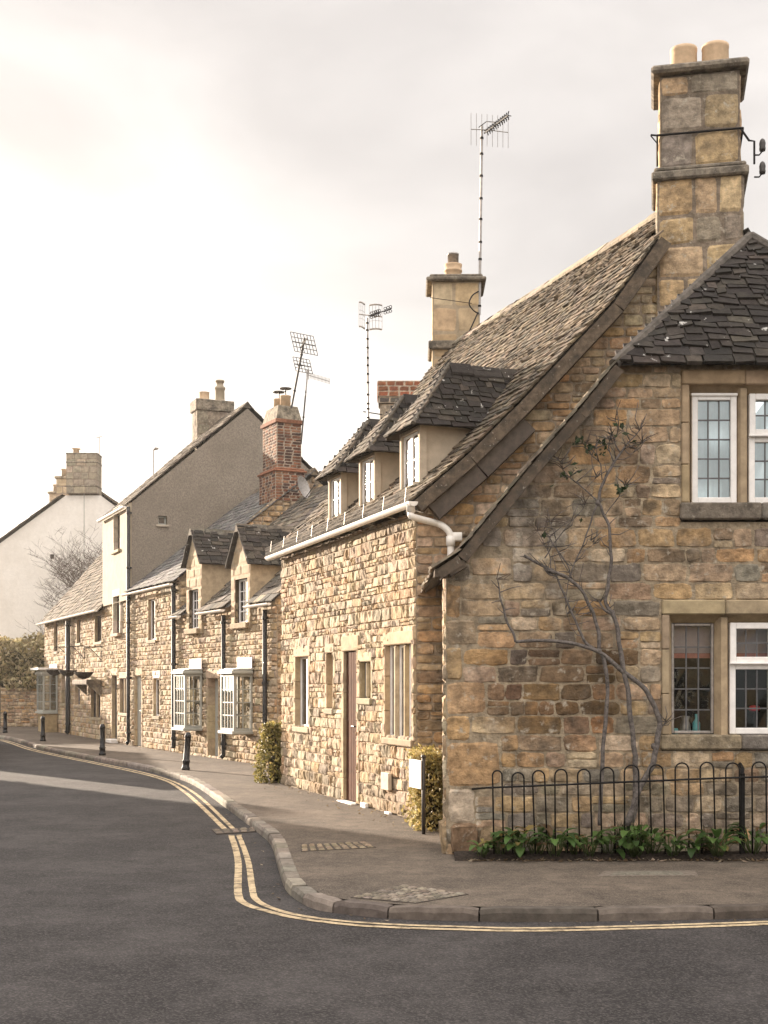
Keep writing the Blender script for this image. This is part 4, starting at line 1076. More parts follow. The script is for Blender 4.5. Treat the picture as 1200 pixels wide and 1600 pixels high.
for k, (o_, a_, b_, wd) in enumerate(((Fb.p(0, 0, 0), Fb.a, Fb.b, .68), (Fb.p(0, .98, 0), -Fb.b, Fb.a, .98), (Fb.p(.68, 0, 0), Fb.b, -Fb.a, .98), (Fb.p(.68, .98, 0), -Fb.a, -Fb.b, .68))):
    stone_wall(q, Fr(o_.xy, a_, b_), [(0, 7.2), (wd, 7.2), (wd, 8.42), (0, 8.42)], ch=(.074, .076), sw=(.2, .235), dep=.012, rough=.003, nx=4, ny=4, pal=BR, seed=230+k, split=0, gap=.006, mortar=(.33, .27, .21), rnd=.03)
q.build('chimney_shaft', M['brick'], CC)
q = MB(); fbox(q, Fb, -.05, .73, -.05, 1.03, 8.40, 8.5, .01, (.24, .11, .065)); q.build('brick_band', M['brick'], CC)
q = MB(); vs = [Fb.p(x, y, 8.5) for x, y in ((-.01, -.01), (.69, -.01), (.69, .99), (-.01, .99))]+[Fb.p(x, y, 8.87) for x, y in ((.07, .08), (.61, .08), (.61, .9), (.07, .9))]
q.add(vs, [(0, 1, 5, 4), (1, 2, 6, 5), (2, 3, 7, 6), (3, 0, 4, 7), (4, 5, 6, 7)], (.26, .225, .17)); q.build('flaunching', M['cap'], CC)
for y, c in ((.25, 1), (.7, 1)):
    q = MB(); lathe(q, Fb.p(.34, y, 8.86), [(.14, 0), (.135, .26), (.145, .27), (.145, .3), (.1, .3)], 14); pt_ = q.build('chimney_pot', M['terracotta'], CC, True)
    q = MB(); lathe(q, Fb.p(.34, y, 9.14), [(.02, 0), (.02, .22)], 8); lathe(q, Fb.p(.34, y, 9.34), [(.16, 0), (.16, .015), (.02, .04)], 14); q.build('cowl', M['dark_metal'], pt_)
# rubble shoulder of the stack
q = MB()
stone_wall(q, Fr(FC.p(-.05, 1.5, 0).xy, FC.b, FC.a), [(0, 5.2), (2.6, 5.2), (2.6, 6.0), (1.95, 6.45), (1.0, 6.45), (0, 5.6)], ch=(.14, .22), sw=(.2, .4), dep=.04, rough=.015, nx=5, ny=4, pal=PAL_WARM, seed=240)
q.build('chimney_base', M['stone'], CC)

# ---- tall house with the roughcast gable
D_ = thing('tall_house', 'tall narrow house with big grey roughcast gable and pale plastered front', 'house', (-6.98, 35.4, 0))
FD = Fr((-6.98, 35.4), (-.406, .914)); LD = 3.5
wD1 = FD.rect(182, 803, 192, 860); wD2 = FD.rect(181, 932, 191, 990); dD = FD.rect(176, 1055, 184, 1158); dD = (dD[0], dD[1], .1, dD[3]); wD3 = FD.rect(188, 1060, 200, 1114)
f2 = Fr(FD.p(0, 0, 0).xy, FD.b, FD.a); vr = f2.rect(247, 806, 261, 820)
house_shell(D_, FD, LD, 6.7, 6.75, 9.72, [hole(wD1), hole(wD2), hole(dD), hole(wD3)], 310, LITKW, 'roughcast', 'slate_warm', PAL_SLATE_W, near_hole=[vr], nearov=.02, far_ov=.06, ov=.12)
ur = FD.px(190, 965)[1]
q = MB(); zb_ = 4.05
ov_, of_ = cdt([(0, zb_), (LD, zb_), (LD, 6.72), (0, 6.72)], [[(w[0], max(w[2], zb_)), (w[1], max(w[2], zb_)), (w[1], w[3]), (w[0], w[3])] for w in (wD1,)] + [[(wD2[0], zb_+.001), (wD2[1], zb_+.001), (wD2[1], wD2[3]), (wD2[0], wD2[3])]])
q.add([FD.p(v[0], -.085, v[1]) for v in ov_], of_); fbox(q, FD, 0, LD, -.084, -.02, zb_-.01, zb_+.0, 0); fbox(q, FD, -.004, .0, -.085, -.0, zb_, 6.72, 0)
q.build('plaster_front', M['smooth_render'], D_)
for w, sd in ((wD1, 1), (wD2, 2)): window(D_, FD, *w, rec=.04, lights=1, rows=1, cols=1, fw=.04, jamb=.1, lint=.2, seed=310+sd, sillp=.07, pal=[(.6, .53, .43)], proud=.09, mat='old_wood')
window(D_, FD, *wD3, rec=.07, lights=2, rows=1, cols=1, fw=.04, jamb=.1, lint=.18, mull=.12, seed=315, mat='old_wood')
door(D_, FD, *dD, rec=.08, mat='black', step=.2, seed=316)
window(D_, f2, *vr, rec=.1, lights=1, rows=1, cols=1, fw=.05, surround=False, mat='grey_paint', name='vent_window')
q = MB(); fbox(q, f2, vr[0]-.06, vr[1]+.06, -.05, .1, vr[2]-.06, vr[2], .01, (.4, .35, .28)); q.build('vent_sill', M['dressed'], D_)
gutter(D_, FD, 0, LD, 6.62, .06, -.2, 'pvc')
f3 = Fr(FD.p(LD-.55, 2.7, 0).xy, FD.b, FD.a)
CD = chimney(D_, f3, 1.1, .6, 8.6, 10.15, ((10.1, 10.45, .06),), 'stone', [(.3, .25, .19), (.26, .22, .17)], 330, (.3, .4), (.3, .5), capcol=(.25, .21, .16))
q = MB(); lathe(q, f3.p(.3, .3, 10.44), [(.17, 0), (.16, .02), (.155, .26), (.17, .28), (.14, .28)], 14); q.build('chimney_pot', M['terracotta'], CD, True)
q = MB(); lathe(q, f3.p(.8, .3, 10.44), [(.17, 0), (.15, .05), (.145, .4), (.17, .42), (.17, .48), (.15, .5), (.11, .52), (.11, .64), (.14, .64), (.14, .7)], 14); q.build('chimney_pot', M['smooth_render'], CD, True)
for i, (u, v0, v1, x) in enumerate(((240, 735, 702, 42.5), (222, 745, 737, 42))):
    pass

# ---- end cottage with bay and baskets
E = thing('end_cottage', 'long stone cottage with steep tiled roof and canopied bay at the far end', 'cottage', (-8.4, 38.6, 0))
FE = Fr((-8.4, 38.6), (-.42, .908)); LE = 10.2
wE = [FE.rect(149, 961, 160, 1003), FE.rect(121, 968, 127, 1005), FE.rect(106, 966, 111, 1017), FE.rect(85, 972, 91, 1018)]
wEg = FE.rect(143, 1076, 158, 1121); wEn = FE.rect(118, 1066, 126, 1102); wEs = FE.rect(97, 1050, 103, 1099)
house_shell(E, FE, LE, 6.3, 4.1, 7.75, [hole(w) for w in wE+[wEg, wEn, wEs]], 410, LITKW, 'stone', 'slate_warm', [tuple(q_*k_ for q_, k_ in zip(p_, (.72, .68, .62))) for p_ in PAL_SLATE_W], e=(.2, .14), tw=(.16, .4), th=.04, far_ov=.16, ov=.2)
for i, w in enumerate(wE): window(E, FE, *w, rec=.07, lights=1, rows=1, cols=2, fw=.04, jamb=.1, lint=.08, seed=420+i, mat='old_wood')
window(E, FE, *wEg, rec=.07, lights=2, rows=2, cols=1, fw=.04, jamb=.1, lint=.12, mull=.08, seed=427, mat='old_wood')
window(E, FE, *wEn, rec=.1, lights=1, rows=1, cols=2, fw=.04, jamb=.08, lint=.1, seed=428, mat='blue_window')
window(E, FE, *wEs, rec=.1, lights=1, rows=1, cols=1, fw=.04, jamb=.08, lint=.1, seed=429, mat='blue_window')
gutter(E, FE, 0, LE, 3.94, .06, -.28, 'pvc')
downpipe(E, FE, FE.px(112, 1050)[0], .03, 3.85, .075, -.13)
q = MB(); hx = FE.rect(137, 1062, 161, 1073); fbox(q, FE, hx[0], hx[1], -.5, -.04, hx[3]-.16, hx[3], .03, (.2, .165, .12))
for s in (hx[0]+.08, hx[1]-.08): q.add([FE.p(s-.05, -.42, hx[3]-.16), FE.p(s+.05, -.42, hx[3]-.16), FE.p(s+.05, -.05, hx[3]-.16), FE.p(s-.05, -.05, hx[3]-.16), FE.p(s-.05, -.05, hx[3]-.5), FE.p(s+.05, -.05, hx[3]-.5)], [(0, 1, 5, 4), (0, 3, 4), (1, 2, 5), (0, 1, 2, 3)], (.2, .165, .12))
q.build('hood', M['cap'], E)
rb = FE.rect(74, 1043, 92, 1102); s0, s1 = rb[0], rb[0]+1.3
w = oriel(E, FE, s0, s1, .72, 2.05, .55, 5)
for c in w.children:
    pass
q = MB(); fbox(q, FE, s0-.12, s1+.15, -.75, -.05, 2.2, 2.28, .01); q.build('flat_canopy', M['white'], E)
q = MB(); fbox(q, FE, s0, s1, -.5, -.04, -.05, .65, .02, (.38, .29, .17)); q.build('bay_base', M['dressed'], E)
# hanging baskets on iron brackets
for i, (u, v, lb) in enumerate(((131, 1050, 'hanging basket nearest to the camera, right of the black downpipe'), (106, 1047, 'hanging basket in the middle, beside the black downpipe'), (85, 1046, 'hanging basket farthest off, over the white framed bay'))):
    s, z = FE.px(u, v, -.55); p = FE.p(s, -.55, z)
    t = thing('hanging_basket', lb, 'basket', p, 'hanging baskets on the end cottage')
    q = MB(); lathe(q, p, [(.03, -.22), (.16, -.17), (.27, -.06), (.3, 0), (.26, 0), (.2, -.05)], 14, (.05, .035, .025)); q.build('bowl', M['soil'], t, True)
    q = MB(); top = p+V(0, 0, .75)
    for k in range(3): a = 2.1*k; bar(q, p+V(.29*math.cos(a), .29*math.sin(a), 0), top, .005, 4)
    q.build('chain', M['iron'], t)
    q = MB(); w_ = FE.p(s, -.02, z+.78); bar(q, top, w_, .016, 6); tube(q, smooth_path([FE.p(s, -.02, z+.35), FE.p(s, -.18, z+.55), FE.p(s, -.42, z+.76)], 4), .012, 5); bar(q, w_, FE.p(s, -.03, z+.3), .016, 6); q.build('wall_bracket', M['iron'], t)

# ---- white house at the end of the street
YG = 56.
H = thing('white_house', 'white painted house end with square stone chimney at the end of the street', 'house', (-13.2, YG, 0))
def g56(u, v): p = P(u, v, YG); return (p.x, p.z)
FH = Fr((0, YG), (1, 0), (0, 1))
ax, az = g56(130, 752); e0 = g56(-62, 894); er = (2*ax-e0[0], e0[1]); vent = (*[g56(u, 0)[0] for u in (78.5, 84.5)], g56(0, 873)[1], g56(0, 866)[1])
sh0 = g56(103, 774); sh1 = (2*ax-sh0[0], sh0[1])
q = MB(); ov_, of_ = cdt([(e0[0], -.3), (er[0], -.3), er, sh1, sh0, e0], [[(vent[0], vent[2]), (vent[1], vent[2]), (vent[1], vent[3]), (vent[0], vent[3])]])
q.add([FH.p(v[0], 0, v[1]) for v in ov_], of_)
for x in (e0[0], er[0]): quad(q, V(x, YG, -.3), V(x, YG+10, -.3), V(x, YG+10, e0[1]), V(x, YG, e0[1]))
q.add([V(e0[0], YG+10, -.3), V(er[0], YG+10, -.3), V(er[0], YG+10, e0[1]), V(ax, YG+10, az), V(e0[0], YG+10, e0[1])], [(0, 1, 2, 3, 4)])
q.build('wall', M['white_brick'], H)
q = MB(); wbox(q, vent[0], vent[1], YG+.12, YG+.2, vent[2], vent[3], 0); q.build('vent', M['black'], H)
q = MB()
for sg, ed in ((-1, e0), (1, er)):
    run = abs(ed[0]-ax); rise = az-ed[1]; L_ = math.hypot(run, rise)
    def pos(s, d, h, sg=sg): f = d/L_; return V(ax+sg*run*(1.02-1.02*f)+sg*h*rise/L_, YG+s, ed[1]+rise*f+h*run/L_+.06)
    tile_roof(q, pos, L_, lambda d: (-.12 if d < L_*.80 else 1.0, 10.1), .3, .3, (.4, .6), .03, PAL_SLATE_W, 510+sg, .015)
q.build('roof', M['slate_warm'], H)
q = MB(); quad(q, *[V(g56(131, 0)[0]+dx, YG-.012, z) for dx, z in ((0, 2), (.03, 2), (.03, az-.4), (0, az-.4))]); q.build('cable', M['grey_paint'], H)
x0, z1 = g56(105, 709); x1, z0 = g56(153, 771)
CH = chimney(H, Fr((x0, YG-.16), (1, 0), (0, 1)), x1-x0, .9, z0-.02, z1, ((z1-.42, z1-.36, .03), (z1-.04, z1+.02, .03), (z0+.28, z0+.33, .03)), 'dressed', [(.32, .27, .2), (.28, .24, .18), (.36, .3, .22)], 520, (.26, .34), (.3, .6), gap=.006, capcol=(.3, .26, .2))
q = MB(); lathe(q, V(x0+.3, YG+.4, z1), [(.14, 0), (.13, .25), (.2, .27), (.2, .3)], 12); q.build('chimney_pot', M['terracotta'], CH, True)
for (u0, u1, vt, vb, Y) in ((88, 105, 744, 800, 62.), (77, 90, 768, 815, 65.)):
    a = P(u0, vt, Y); b = P(u1, vb, Y)
    c = chimney(H, Fr((a.x, Y), (1, 0), (0, 1)), b.x-a.x, .6, b.z-1.5, a.z, ((a.z-.12, a.z, .08),), 'dressed', [(.42, .33, .22), (.4, .3, .2)], 530+int(u0), (.3, .4), (.3, .5), capcol=(.36, .29, .2))
    q = MB(); lathe(q, V((a.x+b.x)/2+.05, Y+.3, a.z), [(.14, 0), (.13, .32), (.16, .34), (.16, .4), (.12, .4)], 12); q.build('chimney_pot', M['terracotta'], c, True)

# ---- garden wall and hedge at the far end
FK = Fr((-12.9, 51.2), (-1, -.03), (-.03, 1))
GW = thing('garden_wall', 'low dry stone garden wall under the clipped hedge, far left', 'wall', (-14.5, 51.2, 0))
q = MB(); gd = (2.35-.28+.35, 2.35+.12+.35, 0.02, 1.45)
stone_wall(q, FK, [(-1.2, -.12), (12, -.12), (12, 1.55), (-1.2, 1.55)], [gd], ch=(.1, .17), sw=(.18, .4), dep=.03, rough=.012, nx=5, ny=4, pal=[tuple(c*.85 for c in p) for p in PAL_WARM], seed=610)
fbox(q, FK, -1.2, 12, 0, .4, 1.5, 1.56, .02, (.3, .24, .17)); fbox(q, FK, -1.2, 12, .36, .4, -.1, 1.5, 0, (.3, .24, .17))
q.build('stonework', M['stone'], GW)
q = MB(); fbox(q, FK, gd[0], gd[1], .1, .16, gd[2], gd[3], .01); q.build('gate', M['old_wood'], GW)
def leaves(mb, pts, size, cols, rng, flat=.0, aspect=.55):
    for p, nrm in pts:
        a = Vector((rng.uniform(-1, 1), rng.uniform(-1, 1), rng.uniform(-1, 1))).normalized()
        x = (nrm*flat+a*(1-flat)).cross(Vector((rng.uniform(-1, 1), rng.uniform(-1, 1), rng.uniform(-.2, 1)))).normalized(); y = x.cross(nrm*.4+a).normalized(); nn_ = x.cross(y)
        s = size*rng.uniform(.6, 1.3); c = jit(rng, rng.choice(cols), .25)
        mb.add([p-x*s, p+y*s*aspect+nn_*s*.15, p+x*s, p-y*s*aspect+nn_*s*.15], [(0, 1, 2, 3)], c)
def hedge_pts(x0, x1, y0, y1, z0, z1, n_, rng, wob=.12, rnd=.25):
    out_ = []; A_ = ((x1-x0)*(z1-z0), (y1-y0)*(z1-z0)*2, (x1-x0)*(y1-y0)); S_ = sum(A_)
    for _ in range(n_):
        r = rng.uniform(0, S_)
        if r < A_[0]: p = V(rng.uniform(x0, x1), y0, rng.uniform(z0, z1)); nr = V(0, -1, 0)
        elif r < A_[0]+A_[1]:
            left = rng.random() < .5; p = V(x0 if left else x1, rng.uniform(y0, y1), rng.uniform(z0, z1)); nr = V(-1 if left else 1, 0, 0)
        else: p = V(rng.uniform(x0, x1), rng.uniform(y0, y1), z1); nr = V(0, 0, 1)
        c = V((x0+x1)/2, (y0+y1)/2, (z0+z1)/2); k = noise.noise(p*1.1)*wob*2+noise.noise(p*3.1)*wob+rng.gauss(0, wob*.35)-abs(rng.gauss(0, wob*.4))
        rr = (p-c); ed = max(0, abs(rr.z)/(z1-z0)*2-.8)
        p = p+nr*k-V(rr.x, rr.y, 0)*ed*rnd*1.2
        out_.append((p, (nr+Vector((rng.uniform(-.5, .5), rng.uniform(-.5, .5), rng.uniform(-.3, .6)))).normalized()))
    return out_
rg = random.Random(61)
q = MB(); leaves(q, hedge_pts(-26, -13.15, 51.0, 53.4, 1.5, 3.4, 15000, rg, .2), .10, [(.42, .35, .19), (.5, .42, .25), (.32, .27, .13), (.55, .47, .3), (.2, .17, .08)], rg, .4)
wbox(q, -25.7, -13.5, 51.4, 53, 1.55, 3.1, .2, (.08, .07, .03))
tag(q.build('clipped_hedge', M['leaf'], None, False, (-19, 52, 1.5)), 'dense clipped hedge standing above the garden wall, far left', 'hedge')
# ================================================================== ground, road, pavement, kerb, markings
ZR = -.088
KP = [(0, 1154), (67, 1172), (160, 1191), (200, 1198), (240, 1207), (297, 1224), (355, 1264), (405, 1302.6), (424, 1322), (435.5, 1360), (447, 1391), (470, 1410), (493, 1420.7), (531, 1427), (608, 1435), (700, 1438), (860, 1440), (1200, 1434)]
kb = [V(-24, 55.5, ZR), V(-17.5, 48.5, ZR)]+[G(u, v, ZR) for u, v in KP]+[V(4.2, 10.1, ZR), V(9, 10.7, ZR), V(16, 11.6, ZR)]
kb = smooth_path(kb, 8)
def resample(pts, step):
    out_ = [pts[0]]; acc_ = 0
    for i in range(1, len(pts)):
        a, b = pts[i-1], pts[i]; L = (b-a).length; x = step-acc_
        while x < L: out_.append(a+(b-a)*(x/L)); x += step
        acc_ = L-(x-step)
    return out_
kb = resample(kb, .1)
def offset(pts, d):
    out_ = []
    for i, p in enumerate(pts):
        t = (pts[min(i+1, len(pts)-1)]-pts[max(i-1, 0)]); t.z = 0; t.normalize(); out_.append(p+V(-t.y, t.x, 0)*d)     # left of travel = pavement side
    return out_
q = MB(); quad(q, V(-110, -60, -.16), V(110, -60, -.16), V(110, 140, -.16), V(-110, 140, -.16)); struct(q.build('ground', M['earth']))
q = MB(); nx_, ny_ = 40, 60
vs = [V(-60+110*i/nx_, -12+110*j/ny_, ZR-.003+.0*i) for j in range(ny_+1) for i in range(nx_+1)]
q.add(vs, [(j*(nx_+1)+i, j*(nx_+1)+i+1, (j+1)*(nx_+1)+i+1, (j+1)*(nx_+1)+i) for j in range(ny_) for i in range(nx_)]); struct(q.build('road', M['asphalt']))
inner = offset(kb, .13)
q = MB(); poly = [(p.x, p.y) for p in inner[::3]]+[(16, 60), (-24, 62)]
ov_, of_ = cdt(poly, [])
rp = random.Random(4)
q.add([V(v[0], v[1], 0) for v in ov_], of_); struct(q.build('pavement', M['pavement']))
# kerb: stones one by one along the line
q = MB(); i = 0; rk = random.Random(9); o0 = kb; o1 = offset(kb, .135); oc = offset(kb, .018)
while i < len(kb)-4:
    bend = kb[i].y < 11.2 and kb[i].x < -.2
    ln_ = rk.choice([4, 5]) if bend or (kb[i].y < 19 and kb[i].x < 0) else rk.choice([7, 8, 9])
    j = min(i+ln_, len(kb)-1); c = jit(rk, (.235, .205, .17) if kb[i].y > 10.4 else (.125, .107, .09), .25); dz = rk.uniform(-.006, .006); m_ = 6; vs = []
    for k in range(m_+1):
        f = k/m_; x = i+(j-i)*f; x = min(max(x, i+.07), j-.07); ii = int(x); fr_ = x-ii; jj = min(ii+1, len(kb)-1)
        L = lambda a: a[ii].lerp(a[jj], fr_)
        w_ = rk.uniform(-.005, .005)
        e_ = .012 if k in (0, m_) else 0
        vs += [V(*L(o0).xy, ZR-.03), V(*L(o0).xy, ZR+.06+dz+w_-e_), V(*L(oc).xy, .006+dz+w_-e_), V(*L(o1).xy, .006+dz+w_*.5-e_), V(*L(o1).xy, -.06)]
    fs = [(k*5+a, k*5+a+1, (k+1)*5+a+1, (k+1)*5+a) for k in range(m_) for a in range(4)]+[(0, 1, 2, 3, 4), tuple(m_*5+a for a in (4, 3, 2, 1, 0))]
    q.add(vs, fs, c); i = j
q.add([V(p.x, p.y, -.03) for p in offset(kb, .012)]+[V(p.x, p.y, -.03) for p in offset(kb, .13)], [(k, k+1, len(kb)+k+1, len(kb)+k) for k in range(len(kb)-1)], (.05, .04, .035))
struct(q.build('kerb', M['kerb']))
# gutter grit between the lines and the kerb
LO = [(240, 1213.7), (286, 1235.6), (351, 1295), (362.6, 1310), (372, 1345), (372, 1394.6), (383.7, 1412), (424, 1425), (470, 1435), (546.6, 1444.5), (623, 1449), (700, 1451.5), (860, 1453.7), (1200, 1443.5)]
LI = [(240, 1211), (297.5, 1234.7), (364.6, 1295), (374, 1308), (387.6, 1345), (394, 1387), (401, 1406), (431.6, 1421.0), (477.6, 1431.5), (546.6, 1439.8), (623, 1444.5), (700, 1447), (860, 1449.6), (1200, 1439.7)]
def line(pts, wd, ext, name):
    p = [ext]+[G(u, v, ZR+.002) for u, v in pts]+[V(4.5, 10, ZR+.002), V(12, 10.9, ZR+.002)]
    if isinstance(ext, list): p = ext+p[1:]
    p = resample(smooth_path(p, 8), .07); a = offset(p, wd/2); b = offset(p, -wd/2); q = MB(); rl = random.Random(3)
    vs = []
    for x, y in zip(a, b):
        k = rl.uniform(-.004, .004); vs += [x+(y-x)*k*6, y+(x-y)*rl.uniform(-.03, .03)]
    gap = G(357, 1300, ZR)
    fs = [(2*k, 2*k+1, 2*k+3, 2*k+2) for k in range(len(p)-1) if (p[k]-gap).length > .32]
    q.add(vs, fs); return struct(q.build(name, M['yellow']))
far0 = [offset(kb, -.30)[k] for k in range(20, len(kb)) if kb[k].y > 29][::12]; far1 = [offset(kb, -.16)[k] for k in range(20, len(kb)) if kb[k].y > 29][::12]
for f in (far0, far1):
    for p in f: p.z = ZR+.002
line(LO, .068, far0, 'yellow_line'); line(LI, .058, far1, 'yellow_line')
# loose grit and leaf litter lying in the gutter and along the bed
q = MB(); rl = random.Random(12); gk = offset(kb, -.11)
for _ in range(420):
    k = rl.randrange(len(kb)); p = gk[k]
    if not (9 < p.y < 24 and p.x < 4): continue
    p = p+V(rl.gauss(0, .055), rl.gauss(0, .055), .006); a = rl.uniform(0, 6.3); s = rl.uniform(.006, .026)
    u_ = V(math.cos(a), math.sin(a), rl.uniform(-.2, .2))*s; w_ = V(-math.sin(a), math.cos(a), rl.uniform(-.2, .2))*s*.6
    q.add([p-u_, p+w_, p+u_+V(0, 0, s*.4), p-w_], [(0, 1, 2, 3)], jit(rl, rl.choice([(.12, .085, .05), (.06, .045, .035), (.26, .21, .15)]), .3))
for _ in range(330):
    x = rl.uniform(.75, 4.3); p = V(x, 12.29+rl.gauss(0, .05), .012); a = rl.uniform(0, 6.3); s = rl.uniform(.008, .035)
    u_ = V(math.cos(a), math.sin(a), rl.uniform(-.2, .4))*s; w_ = V(-math.sin(a), math.cos(a), rl.uniform(-.2, .4))*s*.6
    q.add([p-u_, p+w_, p+u_+V(0, 0, s*.4), p-w_], [(0, 1, 2, 3)], jit(rl, rl.choice([(.15, .10, .055), (.08, .055, .035), (.3, .24, .17)]), .3))
for _ in range(160):
    p = FA.p(rl.uniform(-1.6, 6), -rl.random()**2*.5-.06, .01); a = rl.uniform(0, 6.3); s = rl.uniform(.006, .028)
    u_ = V(math.cos(a), math.sin(a), 0)*s; w_ = V(-math.sin(a), math.cos(a), .3)*s*.6
    q.add([p-u_, p+w_, p+u_+V(0, 0, s*.5), p-w_], [(0, 1, 2, 3)], jit(rl, rl.choice([(.2, .14, .07), (.1, .07, .045), (.35, .28, .18)]), .3))
struct(q.build('leaf_litter', M['leaf']), 'stuff')

# covers in the pavement and drain in the road
def cover(name, label, cat, p0, p1, p2, p3, z, rows, cols, base, cob, seed, frame=None):
    rng = random.Random(seed); q = MB(); f = lambda a, b: (p0.lerp(p1, a)).lerp(p3.lerp(p2, a), b)
    c = f(.5, .5); vs = []
    for p in (p0, p1, p2, p3): vs.append(V(p.x, p.y, z+.006))
    for p in (p0, p1, p2, p3): vs.append(V(p.x, p.y, z-.04))
    q.add(vs, [(0, 1, 2, 3), (0, 1, 5, 4), (1, 2, 6, 5), (2, 3, 7, 6), (3, 0, 4, 7)], base)
    for j in range(rows):
        for i in range(cols):
            a0, a1 = (i+.08+rng.uniform(0, .08))/cols, (i+.92-rng.uniform(0, .08))/cols; b0, b1 = (j+.08+rng.uniform(0, .1))/rows, (j+.9-rng.uniform(0, .1))/rows
            k = [f(a0, b0), f(a1, b0), f(a1, b1), f(a0, b1)]; kk = [f(a0+.15/cols, b0+.15/rows), f(a1-.15/cols, b0+.15/rows), f(a1-.15/cols, b1-.15/rows), f(a0+.15/cols, b1-.15/rows)]
            h = z+.012+rng.uniform(0, .008)
            q.add([V(p.x, p.y, z+.004) for p in k]+[V(p.x, p.y, h) for p in kk], [(4, 5, 6, 7), (0, 1, 5, 4), (1, 2, 6, 5), (2, 3, 7, 6), (3, 0, 4, 7)], jit(rng, cob, .3))
    o = q.build(name, M['cover'], None, False, (c.x, c.y, z)); tag(o, label, cat); return o
cover('cobble_cover', 'cobbled inspection cover in the pavement near the kerb bend', 'cover', G(548, 1403), G(650, 1412), G(732, 1398), G(630, 1384), 0, 7, 7, (.06, .05, .042), (.20, .17, .135), 1)
cover('drain_cover', 'worn drain cover in the pavement near the corner hedge', 'cover', G(470, 1331), G(588, 1325), G(570, 1316), G(470, 1321), 0, 4, 9, (.06, .05, .04), (.2, .16, .11), 2)
cover('pavement_slab', 'long pale slab let into the pavement before the railing', 'slab', G(933, 1370), G(1092, 1369), G(1085, 1361), G(945, 1361.5), 0, 1, 1, (.16, .135, .11), (.21, .18, .15), 3)
cover('road_gully', 'narrow stone gully crossing the yellow lines in the road', 'gully', G(338, 1304, ZR), G(400, 1300, ZR), G(402, 1294, ZR), G(330, 1297, ZR), ZR+.004, 2, 5, (.07, .06, .05), (.15, .125, .1), 4)
q = MB(); pts = [(p.x, p.y) for p in (V(.66, 12.82, 0), V(.74, 12.40, 0), V(1.1, 12.31, 0), V(4.6, 12.27, 0), V(7.2, 12.3, 0), V(7.2, 12.82, 0))]
n0 = 60; vs = []; rr = random.Random(2)
for i in range(n0+1):
    x = .68+6.4*i/n0
    for k, y in enumerate((12.80, 12.66, 12.5, 12.38, 12.30)):
        vs.append(V(x, y+rr.uniform(-.02, .02), (.005, .05, .06, .04, .003)[k]+rr.uniform(-.012, .012)*(k not in (0, 4))))
q.add(vs, [(i*5+k, i*5+k+1, i*5+k+6, i*5+k+5) for i in range(n0) for k in range(4)]); struct(q.build('flower_bed', M['soil']))

# ================================================================== bollards
b0 = thing('bollard', 'nearest black bollard, leaning slightly, in front of the grey bay window', 'bollard', (0, 0, 0), 'black bollards along the kerb')
q = MB(); lathe(q, (0, 0, 0), [(.085, 0), (.085, .05), (.07, .06), (.07, .16), (.078, .165), (.078, .19), (.062, .2), (.058, .66), (.066, .67), (.066, .695), (.058, .70), (.05, .735), (.02, .75)], 16); q.build('post', M['black'], b0, True)
q = MB(); lathe(q, (0, 0, .64), [(.066, 0), (.068, .008), (.068, .022), (.066, .03)], 16, cap=False); q.build('collar', M['iron'], b0, True)
bl_ = [(290, 1203, None), (160, 1180, 'second bollard from the camera, upright black post by the black door'), (67, 1158, 'third bollard, black post in front of the far bay window'), (8, 1145, 'farthest bollard, small black post at the left edge of the photo')]
for u, v, lb in bl_:
    p = G(u, v)
    if lb is None: b0.location = p; b0.rotation_euler = (0, math.radians(4), 0); continue
    copy_thing(b0, p, 0, lb)

# ================================================================== hoop railing
YH = 12.46
R = thing('hoop_railing', 'low black iron hoop-top railing in front of the cottage wall', 'railing', (.8, YH, 0))
hoops = [(769.6, 784.5, 1204), (800, 818.7, 1207), (832, 851, 1204), (867, 886, 1202), (902.5, 922, 1202), (938, 959, 1199), (975.6, 998, 1195.5), (1015, 1036, 1195), (1055, 1076, 1192), (1094, 1115, 1191), (1134, 1155.5, 1192), (1175, 1197, 1190.5), (1214, 1236, 1190), (1254, 1276, 1189)]
rr = random.Random(7)
for u0, u1, v in hoops:
    a, b = P(u0, v, YH), P(u1, v, YH); r = (b.x-a.x)/2; top = a.z; ln_ = rr.uniform(-.01, .03)
    pts = [V(a.x+ln_+.012, YH, .03), V(a.x+.0, YH, top-r)]+[V((a.x+b.x)/2-r*math.cos(t*math.pi/8), YH, top-r+r*math.sin(t*math.pi/8)) for t in range(1, 8)]+[V(b.x, YH, top-r), V(b.x+ln_+.012, YH, .03)]
    q = MB(); tube(q, pts, .008, 8); q.build('hoop', M['iron'], R, True)
q = MB(); pr_ = [P(738, 1233, 12.79), P(760, 1231, YH), P(880, 1226, YH), P(1000, 1221, YH), P(1120, 1216, YH), P(1290, 1211, YH)]
tube(q, pr_, .011, 6); q.build('rail', M['iron'], R)
q = MB(); p = P(1161.5, 1218, YH); wbox(q, p.x-.022, p.x+.022, YH+.015, YH+.06, 0, p.z+.06, .005); tube(q, [V(p.x, YH+.04, p.z+.05), V(p.x+.02, YH+.1, p.z+.1), V(p.x+.06, 12.79, p.z+.13)], .02, 6); q.build('post', M['iron'], R)

